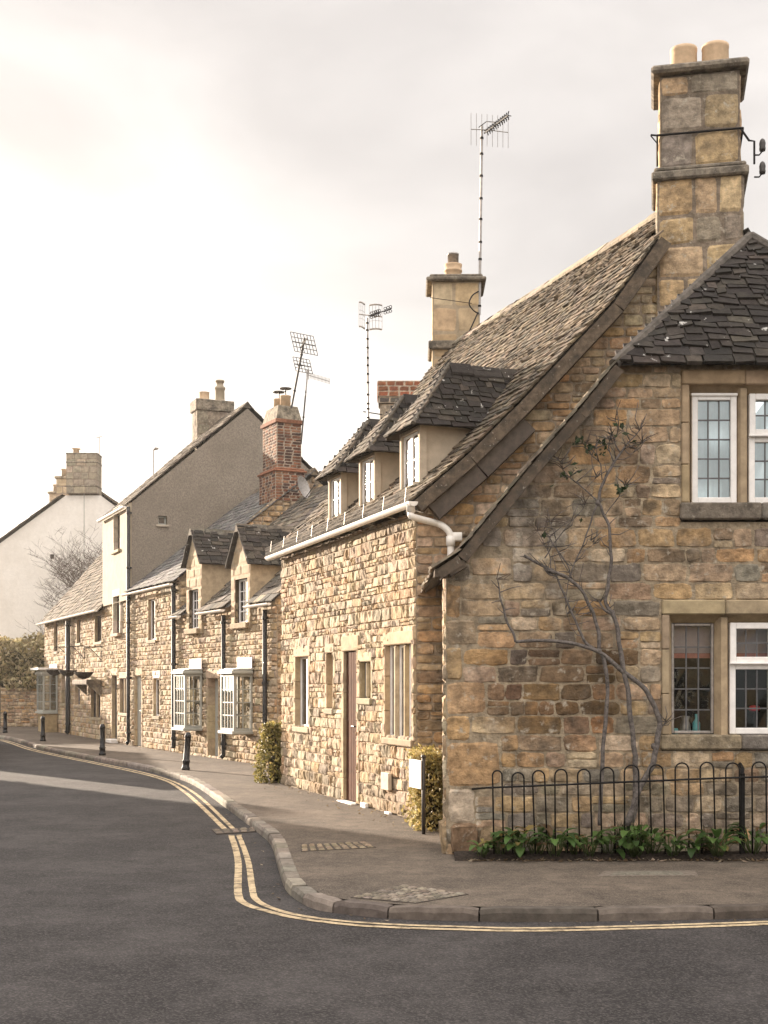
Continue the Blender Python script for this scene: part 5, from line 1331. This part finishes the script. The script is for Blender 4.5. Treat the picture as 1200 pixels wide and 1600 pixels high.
# ================================================================== plants at the foot of the wall
GREENS = [(.055, .105, .024), (.075, .135, .032), (.04, .08, .02), (.10, .16, .045)]
def rosette(name, label, x, y, h, n_, seed, L=.17):
    rng = random.Random(seed); q = MB(); c = V(x, y, .03)
    for k in range(n_):
        a = rng.uniform(0, 6.283); el = rng.uniform(.35, 1.35); ln_ = L*rng.uniform(.65, 1.25); wd = ln_*rng.uniform(.36, .48)
        d = V(math.cos(a), math.sin(a), 0); base = c+d*rng.uniform(0, .05); stem = rng.uniform(.25, .75)*h
        s0 = base+d*stem*math.cos(el)*.6+V(0, 0, stem); nseg = 4; col = jit(rng, rng.choice(GREENS if rng.random() < .88 else [(.22, .17, .06), (.16, .10, .05)]), .35)
        sd = V(-d.y, d.x, 0); p = s0.copy(); e = el*.7; rows = []
        for i in range(nseg+1):
            f = i/nseg; w_ = wd*math.sin(math.pi*min(.97, f*.9+.07))**.8*.5
            up = V(-d.x*math.sin(e), -d.y*math.sin(e), math.cos(e))
            rows.append((p-sd*w_+up*w_*.3, p.copy(), p+sd*w_+up*w_*.3))
            p = p+(d*math.cos(e)+V(0, 0, math.sin(e)))*ln_/nseg; e -= rng.uniform(.2, .5)
        vs = [v for r_ in rows for v in r_]
        q.add(vs, [(i*3+j, i*3+j+1, i*3+j+4, i*3+j+3) for i in range(nseg) for j in range(2)], col)
        tube(q, [base, (base+s0)/2+d*.01, s0], .004, 4, (.07, .1, .03))
    o = q.build(name, M['leaf'], None, True, (x, y, .02)); tag(o, label, 'plant', 'leafy plants under the railing'); return o
ords = ['first', 'second', 'third', 'fourth', 'fifth', 'sixth', 'seventh', 'eighth', 'ninth', 'tenth', 'eleventh', 'twelfth', 'thirteenth', 'fourteenth']
cl = [(755, .15, 9), (785, .16, 9), (812, .24, 15), (838, .26, 15), (866, .24, 13), (893, .17, 10), (921, .22, 14), (955, .17, 10), (990, .30, 20), (1020, .24, 15), (1050, .22, 14), (1085, .15, 9), (1120, .27, 17), (1178, .30, 18)]
for i, (u, h, n_) in enumerate(cl):
    big = 'tall' if h > .25 else ('low' if h < .18 else 'mid-height')
    rosette('leafy_plant', L=(.13, .17, .20, .15, .18)[i % 5], n_=int(n_*1.6), h=h*1.25, seed=700+i, label=f'{big} broad-leaved green plant by the railing, {ords[i]} from the left', x=(u-600)/2000*12.42, y=12.42+(.05 if i % 2 else -.03))
for (u, lb, n_, L) in ((985, 'dark spiky grass tuft around the foot of the climbing plant', 120, .42), (905, 'small dry spiky tuft between leafy plants', 30, .24), (1110, 'wiry dry grass tuft left of the railing post', 36, .34)):
    rng = random.Random(int(u)); q = MB(); c = V((u-600)/2000*12.6, 12.62, .03)
    for k in range(n_):
        a = rng.uniform(0, 6.28); e = rng.uniform(.5, 1.5); ln_ = L*rng.uniform(.5, 1.1); d = V(math.cos(a)*math.cos(e), math.sin(a)*math.cos(e)*.5, math.sin(e)); sd = V(-math.sin(a), math.cos(a), 0)*.006
        b = c+V(rng.gauss(0, .06), rng.gauss(0, .03), 0); m_ = b+d*ln_*.6; t = b+d*ln_-V(0, 0, ln_*.12)
        q.add([b-sd, b+sd, m_+sd, m_-sd, t], [(0, 1, 2, 3), (3, 2, 4)], jit(rng, (.03, .045, .018) if u == 985 else (.09, .07, .04), .3))
    tag(q.build('grass_tuft', M['leaf'], None, False, c), lb, 'plant')
# climbing shrub, bare winter stems
CS = thing('climbing_shrub', 'bare climbing shrub with a few dark leaves trained on the stone wall', 'shrub', P(985, 1300, 12.62))
YS = 12.68
def sp(lst, y=YS): return smooth_path([P(u, v, y+dy) for u, v, dy in [(a[0], a[1], a[2] if len(a) > 2 else 0) for a in lst]], 4)
stems = [([(980, 1290, -.06), (992, 1250, -.04), (1005, 1222), (1020, 1195), (1026, 1165), (1031, 1135), (1024, 1105), (1008, 1078), (985, 1058), (962, 1040), (935, 1018), (905, 1008), (870, 1002), (835, 1001), (806, 1003)], .026, .012),
         ([(806, 1003), (800, 985), (790, 962), (785, 945), (779, 920), (776, 905)], .012, .004),
         ([(988, 1285, -.05), (993, 1240), (991, 1180), (986, 1120), (977, 1060), (968, 1005), (962, 975), (957, 958)], .022, .016),
         ([(957, 958), (948, 940), (951, 915), (955, 880), (954, 850), (949, 820), (940, 795), (934, 785)], .014, .011),
         ([(934, 785), (940, 760), (948, 740), (962, 718), (978, 698)], .013, .009), ([(978, 698), (988, 685), (1000, 672)], .006, .003), ([(970, 708), (962, 690), (966, 672), (962, 655)], .006, .003),
         ([(958, 722), (952, 700), (955, 680)], .006, .003), ([(975, 700), (985, 710), (1003, 690)], .004, .002),
         ([(936, 1290), (940, 1230), (941, 1170), (948, 1120), (949, 1070), (943, 1030), (934, 1015)], .017, .014),
         ([(938, 1016), (934, 985), (922, 950), (908, 922), (890, 905), (865, 893), (843, 882), (818, 868)], .015, .011),
         ([(930, 1014), (912, 1000), (898, 968), (880, 925), (868, 898)], .013, .007), ([(848, 884), (856, 896), (866, 900)], .010, .006),
         ([(862, 893), (859, 870), (850, 850), (840, 830)], .005, .002), ([(958, 960), (945, 952), (938, 940)], .014, .006),
         ([(934, 785), (915, 765), (895, 750), (880, 733)], .006, .003), ([(932, 790), (920, 825), (905, 865), (893, 890), (892, 905)], .007, .004),
         ([(892, 905), (885, 880), (862, 845), (850, 828)], .006, .003), ([(850, 872), (880, 830), (905, 803), (914, 786)], .005, .002),
         ([(945, 806), (960, 785), (970, 770), (978, 758)], .004, .002), ([(940, 750), (938, 725), (920, 708), (912, 695)], .005, .002), ([(905, 865), (925, 850), (915, 840)], .003, .001),
         ([(1030, 1140), (1037, 1133), (1041, 1127)], .007, .004), ([(890, 900), (884, 940), (890, 975)], .004, .002), ([(912, 880), (905, 910), (916, 940), (922, 960)], .003, .002),
         ([(895, 905), (875, 870), (868, 840), (860, 815)], .004, .002), ([(918, 760), (930, 748), (940, 740)], .003, .002), ([(880, 733), (876, 722), (872, 716)], .003, .002)]
rtw = random.Random(5); q = MB()
for st, r0_, r1_ in stems:
    p = sp(st); k = len(p); rs = [r0_+(r1_-r0_)*i/(k-1) for i in range(k)]
    rs = [r_*1.28*(1+.14*noise.noise(x*14)) for r_, x in zip(rs, p)]
    p = [x+V(noise.noise(x*7)*.020, noise.noise(x*7+V(5, 0, 0))*.010, 0) for x in p]
    tube(q, p, rs, 8)
    if r0_ < .016:
        for _ in range(7):
            m_ = rtw.randrange(k//3, k); dd = V(rtw.uniform(-1, 1), rtw.uniform(-.4, .1), rtw.uniform(-.1, 1)).normalized(); ln_ = rtw.uniform(.05, .22); e_ = p[m_]+dd*ln_*.5+V(rtw.gauss(0, .012), 0, rtw.gauss(0, .012))
            tube(q, [p[m_], e_, e_+(dd+V(rtw.gauss(0, .4), 0, rtw.gauss(0, .4)))*ln_*.5], [.006, .0045, .003], 4)
for u, v in ((957, 958), (934, 786), (1021, 1166), (862, 893), (936, 1016)):
    c = P(u, v, YS); lathe(q, c-V(0, 0, .03), [(.012, 0), (.024, .02), (.026, .035), (.014, .06)], 8)
q.build('stem', M['bark'], CS, True)
rt = random.Random(19); ends = [(1000, 672), (962, 655), (955, 680), (1003, 690), (880, 733), (872, 716), (914, 786), (850, 828), (840, 830), (860, 815), (978, 758), (912, 695), (776, 905), (985, 700), (930, 700)]
for u, v in ends:
    q = MB()
    for _ in range(4):
        p = P(u, v, YS); d = V(rt.uniform(-1, 1), rt.uniform(-.5, .2), rt.uniform(-.2, 1)).normalized(); ln_ = rt.uniform(.06, .2); m_ = p+d*ln_*.5+V(rt.gauss(0, .01), 0, rt.gauss(0, .01))
        tube(q, [p, m_, m_+(d+V(rt.gauss(0, .4), 0, rt.gauss(0, .4)))*ln_*.5], [.005, .004, .003], 4)
    q.build('twig', M['twig'], CS)
for u, v, n_, sp_ in ((905, 688, 9, 10), (922, 700, 8, 12), (942, 690, 9, 12), (940, 705, 6, 9), (968, 765, 12, 9), (960, 680, 5, 6), (968, 665, 4, 8), (900, 735, 8, 9), (882, 742, 5, 5), (908, 812, 3, 3), (862, 760, 1, 2), (850, 838, 3, 4), (975, 668, 3, 8), (990, 690, 3, 8)):
    q = MB(); pts = []
    for _ in range(n_): pts.append((P(u+rt.gauss(0, sp_*.45), v+rt.gauss(0, sp_*.5), YS-.03+rt.gauss(0, .03)), V(rt.uniform(-.4, .4), -1, rt.uniform(0, .7)).normalized()))
    leaves(q, pts, .034, [(.02, .038, .014), (.03, .05, .02), (.045, .06, .025)], rt, .6, .6); q.build('leaf_cluster', M['leaf'], CS)

# ---- sunny evergreen by the sign, box shrub at the far corner
rg = random.Random(77)
HC1 = [(.38, .30, .11), (.44, .35, .15), (.28, .23, .08), (.5, .41, .2), (.18, .15, .05)]
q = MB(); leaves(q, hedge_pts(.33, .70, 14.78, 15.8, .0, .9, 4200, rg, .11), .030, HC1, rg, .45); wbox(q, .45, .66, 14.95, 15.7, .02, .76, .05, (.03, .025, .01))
tag(q.build('corner_hedge', M['leaf'], None, False, (.4, 14.8, 0)), 'yellow-green ivy hedge in the sunny corner behind the small white sign', 'hedge')
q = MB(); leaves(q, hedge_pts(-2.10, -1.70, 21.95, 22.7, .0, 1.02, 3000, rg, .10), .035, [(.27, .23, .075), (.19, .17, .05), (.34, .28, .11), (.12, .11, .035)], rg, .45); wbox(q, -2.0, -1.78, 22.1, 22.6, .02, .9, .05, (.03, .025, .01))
tag(q.build('box_shrub', M['leaf'], None, False, (-1.9, 22.3, 0)), 'clipped upright box shrub at the far corner of the cottage wall', 'shrub')

# ---- small white sign on a post
S = thing('street_sign', 'small white sign plate on a dark post by the corner hedge', 'sign', (.40, 14.55, 0))
Fs = Fr((.425, 14.5), (-.346, .938)); z0 = P(0, 1233, 14.5).z; z1 = P(0, 1188, 14.5).z
q = MB(); fbox(q, Fs, -.02, .34, -.02, -.004, z0, z1, .004); q.build('plate', M['flat_white'], S)
q = MB(); tube(q, [Fs.p(.0, .025, -.02), Fs.p(.0, .025, z1+.04)], .022, 8); lathe(q, Fs.p(0, .025, z1+.03), [(.03, 0), (.03, .02), (.01, .035)], 8); q.build('post', M['dark_metal'], S, True)

# ================================================================== aerials and dish
def wires(q, segs, r):
    for a, b in segs: bar(q, a, b, r, 4)
def mast(root, a, b, r, bands=8, mat='steel', seed=1):
    q = MB(); bar(q, a, b, r, 8); rng = random.Random(seed); d = (b-a)
    for i in range(bands):
        f = (i+.5)/bands+rng.uniform(-.02, .02); p = a+d*f; bar(q, p, p+d.normalized()*.035, r*1.35, 8, mi=1)
    return q.build('mast', [M[mat], M['iron']], root)
Y1 = 22.7
a, b = P(749, 492, Y1), P(753, 205, Y1)
T1 = thing('television_aerial', 'tallest aerial, long mast strapped to the pale square chimney', 'aerial', a, 'roof television aerials')
mast(T1, a, b+V(0, 0, .1), .024, 9)
q = MB(); o = P(762, 203, Y1)
l0, l1 = P(736, 202, Y1-.1), P(794, 207, Y1+.3); bar(q, l0, o, .009, 5); bar(q, o, l1, .009, 5)
for i in range(8):
    p = l0.lerp(l1, i/7); bar(q, p-V(0, 0, .28), p+V(0, 0, .29), .0045, 4)
q.build('reflector', M['steel'], T1)
q = MB(); e0_, e1_ = P(757, 208, Y1-.05), P(794, 180, Y1-.9); bar(q, e0_, e1_, .014, 6); bar(q, P(748, 199, Y1), P(760, 190, Y1-.2), .008, 5); bar(q, P(760, 190, Y1-.2), P(774, 191, Y1-.4), .008, 5)
sd = V(.35, .5, .55).normalized()
for i in range(11):
    p = e0_.lerp(e1_, .12+.86*i/10)
    for sg in (-1, 1):
        bar(q, p, p+V(.02, 0, .075*sg), .009, 4); bar(q, p, p+V(-.055*sg, .05*sg, .03*sg), .008, 4)
q.build('yagi_boom', M['iron'], T1)
q = MB(); c = P(738, 470, Y1-.35); tube(q, smooth_path([P(748, 455, Y1), P(738, 462, Y1-.2), P(733, 475, Y1-.3), P(741, 486, Y1-.2), P(749, 490, Y1)], 4), .012, 6)
bar(q, P(672, 465, Y1-.25), P(737, 474, Y1-.3), .006, 4); q.build('chimney_lashing', M['iron'], T1)
q = MB(); tube(q, smooth_path([P(747, 488, Y1-.3), P(722, 540, Y1-.6), P(700, 565, Y1-1.0), P(676, 590, Y1-1.4)], 5), .012, 6); q.build('cable', M['iron'], T1)
# mast with grid reflector
Y2 = 27.0
a, b = P(575, 664, Y2), P(573.5, 497, Y2)
T2 = thing('television_aerial', 'aerial with curved grid panels on a banded mast beside the brick-topped chimney', 'aerial', a, 'roof television aerials')
mast(T2, a, b, .026, 12, 'steel', 2)
q = MB(); bar(q, a+V(-.08, 0, .05), a+V(.3, .3, .05), .012); bar(q, a+V(-.1, 0, .28), a+V(.3, .3, .28), .012); q.build('wall_bracket', M['iron'], T2)
def panel(q, us, v0, v1, dv, Y, thick=.02):
    tops = [P(u, v0+dv(i), Y) for i, u in enumerate(us)]; bots = [P(u, v1+dv(i), Y) for i, u in enumerate(us)]
    tube(q, tops, thick, 5); tube(q, bots, thick, 5)
    for t_, b_ in zip(tops, bots): bar(q, t_, b_, .004, 4)
    for f in (.33, .5, .66): tube(q, [t_.lerp(b_, f) for t_, b_ in zip(tops, bots)], .0035, 4)
q = MB(); panel(q, [561, 564, 567, 570], 472, 510, lambda i: (0, 0, 1.5, 4)[i], Y2); panel(q, [577, 582, 587, 592, 597], 477, 515, lambda i: (0, -1, -1.3, -1, 0)[i], Y2)
bar(q, P(561, 491, Y2), P(597, 495, Y2), .012, 5); q.build('reflector', M['steel'], T2)
q = MB(); e0_, e1_ = P(576, 494, Y2), P(612, 482, Y2-.3); bar(q, e0_, e1_, .012, 5)
for f in (.12, .22, .3, .38, .46, .72, .84, .95):
    for sg in (-1, 1):
        p = e0_.lerp(e1_, f)+V(0, 0, sg*.045); tube(q, [p+V(.028*math.cos(k*math.pi/4), 0, .028*math.sin(k*math.pi/4)) for k in range(9)], .007, 4)
q.build('yagi_boom', M['iron'], T2)
# two leaning aerials on the brick stack
Y3 = 32.6
a, b = P(455, 638, Y3), P(476, 528, Y3)
T3 = thing('television_aerial', 'leaning aerial with two pale grids behind the red brick chimney', 'aerial', a, 'roof television aerials')
mast(T3, a, b, .028, 2, 'dark_metal', 3)
def grid(q, c, du, dv, nu, nv, w_, Y, tilt):
    f = lambda x, y: P(c[0]+x*w_+y*tilt, c[1]+x*tilt+y*dv, Y)
    for i in range(nu): x = -1+2*i/(nu-1); bar(q, f(x, -1), f(x, 1), .0085, 4)
    for j in range(nv): y = -1+2*j/(nv-1); bar(q, f(-1, y), f(1, y), (.014 if j == nv//2 else .0085), 4)
q = MB(); grid(q, (475, 537), 0, 15, 8, 5, 18, Y3, 3.5); grid(q, (473, 571), 0, 11, 6, 5, 13, Y3+.1, 2.5); q.build('reflector', M['dark_metal'], T3)
q = MB(); bar(q, P(470, 543, Y3), P(480, 528, Y3-.7), .016, 5); bar(q, P(468, 571, Y3), P(474, 571, Y3), .02, 5); q.build('yagi_boom', M['dark_metal'], T3)
a, b = P(470.5, 694, Y3), P(481, 578, Y3)
T4 = thing('television_aerial', 'slim aerial pointing right, standing behind the red brick chimney', 'aerial', a, 'roof television aerials')
mast(T4, a, P(478, 610, Y3), .02, 1, 'dark_metal', 4)
q = MB(); bar(q, P(478, 612, Y3), b, .02, 6); e0_, e1_ = P(482, 586, Y3), P(515, 596, Y3-.5); bar(q, e0_, e1_, .010, 5)
for i in range(15): p = e0_.lerp(e1_, .1+.9*i/14); bar(q, p-V(0, .0, .075), p+V(0, 0, .075), .007, 4)
for dx in (-1.5, 1.5): bar(q, P(481+dx, 578, Y3), P(481+dx, 593, Y3), .012, 5)
q.build('yagi_boom', M['steel'], T4)
q = MB(); bar(q, P(462, 688, Y3), P(471, 688, Y3), .012); bar(q, P(462, 678, Y3), P(471, 678, Y3), .012); q.build('wall_bracket', M['iron'], T4)
# satellite dish
p = P(475, 761, 32.2); S_ = thing('satellite_dish', 'pale grey satellite dish beside the red brick chimney', 'satellite dish', p)
q = MB(); ax_ = V(.80, -.45, .25).normalized(); sx_ = ax_.cross(V(0, 0, 1)).normalized(); sy_ = sx_.cross(ax_)
vs = [p-ax_*.09]; fs = []
for r_ in range(1, 5):
    for k in range(20):
        a = k*math.pi/10; rr_ = .3*r_/4; vs.append(p+sx_*math.cos(a)*rr_*.88+sy_*math.sin(a)*rr_-ax_*(.09-.09*(r_/4)**2))
for k in range(20): fs.append((0, 1+k, 1+(k+1) % 20))
for r_ in range(3):
    for k in range(20): fs.append((1+r_*20+k, 1+r_*20+(k+1) % 20, 21+r_*20+(k+1) % 20, 21+r_*20+k))
q.add(vs, fs); q.build('dish', M['steel'], S_, True)
q = MB(); bar(q, p-ax_*.09, p-ax_*.2-V(.05, 0, .05), .018); tube(q, [p-ax_*.15-V(.05, 0, .05), p-V(.42, -.1, .06)], .016, 6); bar(q, p-sy_*.27-ax_*.02, p+ax_*.28-sy_*.08, .012); bar(q, p+ax_*.28-sy_*.08, p+ax_*.33-sy_*.06, .03, 8); q.build('mount_arm', M['dark_metal'], S_)
# thin far masts
for u, v0, v1, Y, lb in ((155, 775, 682, 57., 'thin pale aerial pole right of the white house chimney'), (240, 760, 703, 44., 'thin pole with small lamp-shaped head above the tall house roof')):
    a, b = P(u, v0, Y), P(u, v1, Y); q = MB(); bar(q, a, b, .02, 6)
    if u == 155:
        bar(q, b+V(-.14, 0, -.05), b+V(.14, 0, .0), .018, 5); bar(q, b+V(0, 0, -.1), b+V(0, 0, .1), .014, 5)
    else:
        tube(q, [b, b+V(.08, 0, .05), b+V(.17, 0, .05)], [.02, .06, .03], 6)
    tag(q.build('far_pole', M['steel'], None, False, a), lb, 'pole')

# ---- bare tree behind the end cottage
def bare_tree(label, base, h, seed, spread=1.):
    rng = random.Random(seed); T = thing('bare_tree', label, 'tree', base)
    tr_, br = MB(), MB()
    def grow(p, d, L, r, lev):
        k = 4; pts = [p]; q_ = p.copy(); dd = d.copy()
        for i in range(k):
            dd = (dd+V(rng.gauss(0, .13), rng.gauss(0, .13), rng.gauss(.06, .1))).normalized(); q_ = q_+dd*L/k; pts.append(q_.copy())
        rs = [r*(1-.5*i/k) for i in range(k+1)]
        tube(tr_ if lev == 0 else br, pts, rs, 7 if lev < 2 else 3, cap=lev < 2)
        if lev >= 5 or L < .12: return
        nb = (9, 7, 5, 4, 3)[lev]
        for i in range(nb):
            f = rng.uniform(.3 if lev else .35, 1.); j = min(k-1, int(f*k)); pp = pts[j].lerp(pts[j+1], f*k-j)
            a = rng.uniform(0, 6.283); sd_ = V(math.cos(a), math.sin(a), rng.uniform(-.05, .5)).normalized()
            nd = (dd*.45+sd_*.85*spread).normalized(); grow(pp, nd, L*rng.uniform(.5, .72), max(.006, rs[j]*.5), lev+1)
    grow(Vector(base), V(0, 0, 1), h, .16, 0)
    tr_.build('trunk', M['bark'], T, True); br.build('crown', M['twig'], T)
bare_tree('bare winter tree rising behind the end cottage roof, before the white house', (-10.7, 53.0, 0), 5.0, 11, 1.05)

# ================================================================== across the street, outside the picture: what shades the road
def kq(k, q_): return V(-.667*k+.745*q_, .745*k+.667*q_, 0)
O = thing('bungalow', 'unseen low rendered house across the street, shaped to shade the road, with a plain slate roof', 'house', kq(26, 2))
p00, p01 = kq(26, 9.55), kq(26, -9); FO = Fr(p00.xy, (p01-p00).xy, (kq(33, 0)-kq(26, 0)).xy); LO_ = (p01-p00).length
wins = [(1.5, 2.7, .95, 2.1), (4.2, 5.4, .95, 2.1), (9.3, 10.6, .95, 2.1), (13.5, 14.8, .95, 2.1)]; dO = (7, 7.9, .02, 2.05)
house_shell(O, FO, LO_, 7, 2.75, 5.3, [hole(w_) for w_ in wins+[dO]], 910, dict(ch=(.2, .3), sw=(.3, .6), dep=.03, rough=.01, nx=4, ny=4, pal=PAL_WARM, split=0), 'stone', 'slate', PAL_SLATE, e=(.4, .4), tw=(.4, .7))
for i, w_ in enumerate(wins): window(O, FO, *w_, rec=.1, lights=2, rows=2, cols=2, seed=920+i, mull=.05)
door(O, FO, *dO, rec=.12, seed=925)
p00, p01 = kq(27.5, 12.0), kq(36, 16.6); FX = Fr(p00.xy, (p01-p00).xy, (-(p01-p00).y, (p01-p00).x)); LX = (p01-p00).length
X_ = thing('shade_wall', 'unseen stone wall with flat coping, added across the street to shade the road', 'wall', p00)  # unseen wall put in for the shadow it throws across the road
q = MB(); 
for t_, sd_ in ((0, 1), (1, 2)):
    f_ = FX if not t_ else Fr(FX.p(LX, .35, 0).xy, -FX.a, -FX.b)
    stone_wall(q, f_, [(0, -.2), (LX, -.2), (LX, 1.42), (0, 1.42)], ch=(.14, .22), sw=(.25, .5), dep=.03, rough=.01, nx=4, ny=4, pal=PAL_WARM, seed=930+sd_, split=0)
fbox(q, FX, 0, LX, .01, .34, -.2, 1.41, 0, (.36, .28, .19)); q.build('stonework', M['stone'], X_)
q = MB(); fbox(q, FX, -.05, LX+.05, -.06, .41, 1.42, 1.5, .015, (.3, .25, .18)); q.build('coping', M['cap'], X_)

N = thing('facing_cottage', 'stone cottage across the junction behind the camera', 'cottage', (3, -15, 0))
FN = Fr((-4, -15), (1, 0), (0, -1)); LN = 15
wn = [(1.6, 2.8, .9, 2.1), (5, 6.2, .9, 2.1), (9.4, 10.6, .9, 2.1), (12.4, 13.6, .9, 2.1), (1.6, 2.7, 3.2, 4.2), (5, 6.1, 3.2, 4.2), (9.4, 10.5, 3.2, 4.2)]; dn = (7.4, 8.4, .02, 2.1)
house_shell(N, FN, LN, 7, 4.7, 7.4, [hole(w_) for w_ in wn+[dn]], 960, dict(ch=(.2, .3), sw=(.3, .6), dep=.03, rough=.01, nx=4, ny=4, pal=PAL_WARM, split=0), 'stone', 'slate', PAL_SLATE, e=(.4, .4), tw=(.4, .7))
for i, w_ in enumerate(wn): window(N, FN, *w_, rec=.1, lights=2, rows=2, cols=2, seed=970+i, mull=.05)
door(N, FN, *dn, rec=.12, seed=985)

p_ = kq(26.3, 10.0); q = MB(); rg = random.Random(88)
for _ in range(9000):
    f = rg.uniform(-1, 1); k_ = rg.uniform(-.5, .5); z_ = rg.uniform(0, 1)**.8*(2.15+.25*noise.noise(Vector((f*3, 0, 5))))
    pp = kq(26.3+k_, 9.95+f*.62)+V(0, 0, z_)+V(rg.gauss(0, .07), rg.gauss(0, .07), rg.gauss(0, .06)); leaves(q, [(pp, V(rg.uniform(-1, 1), rg.uniform(-1, 1), .5).normalized())], .055, [(.06, .09, .025), (.08, .11, .03)], rg, .2)
tag(q.build('shade_shrub', M['leaf'], None, False, p_), 'unseen leafy green shrub, added at the end of the bungalow to shade the road softly', 'shrub')  # unseen shrub put in so its leaves narrow and soften the sunlit streak

# ================================================================== thin evening haze filling the street
HZ = .00028
q = MB(); wbox(q, -125, 125, -75, 155, -1.2, 14.5, 0)
m = bpy.data.materials.new('thin_haze'); m.use_nodes = True; nt = m.node_tree; nt.nodes.clear()
o_ = nt.nodes.new('ShaderNodeOutputMaterial'); pv = nt.nodes.new('ShaderNodeVolumePrincipled'); pv.inputs['Density'].default_value = HZ
pv.inputs['Color'].default_value = (.97, .95, .92, 1); pv.inputs['Anisotropy'].default_value = .55
nt.links.new(pv.outputs[0], o_.inputs['Volume'])
struct(q.build('haze', m), 'stuff')
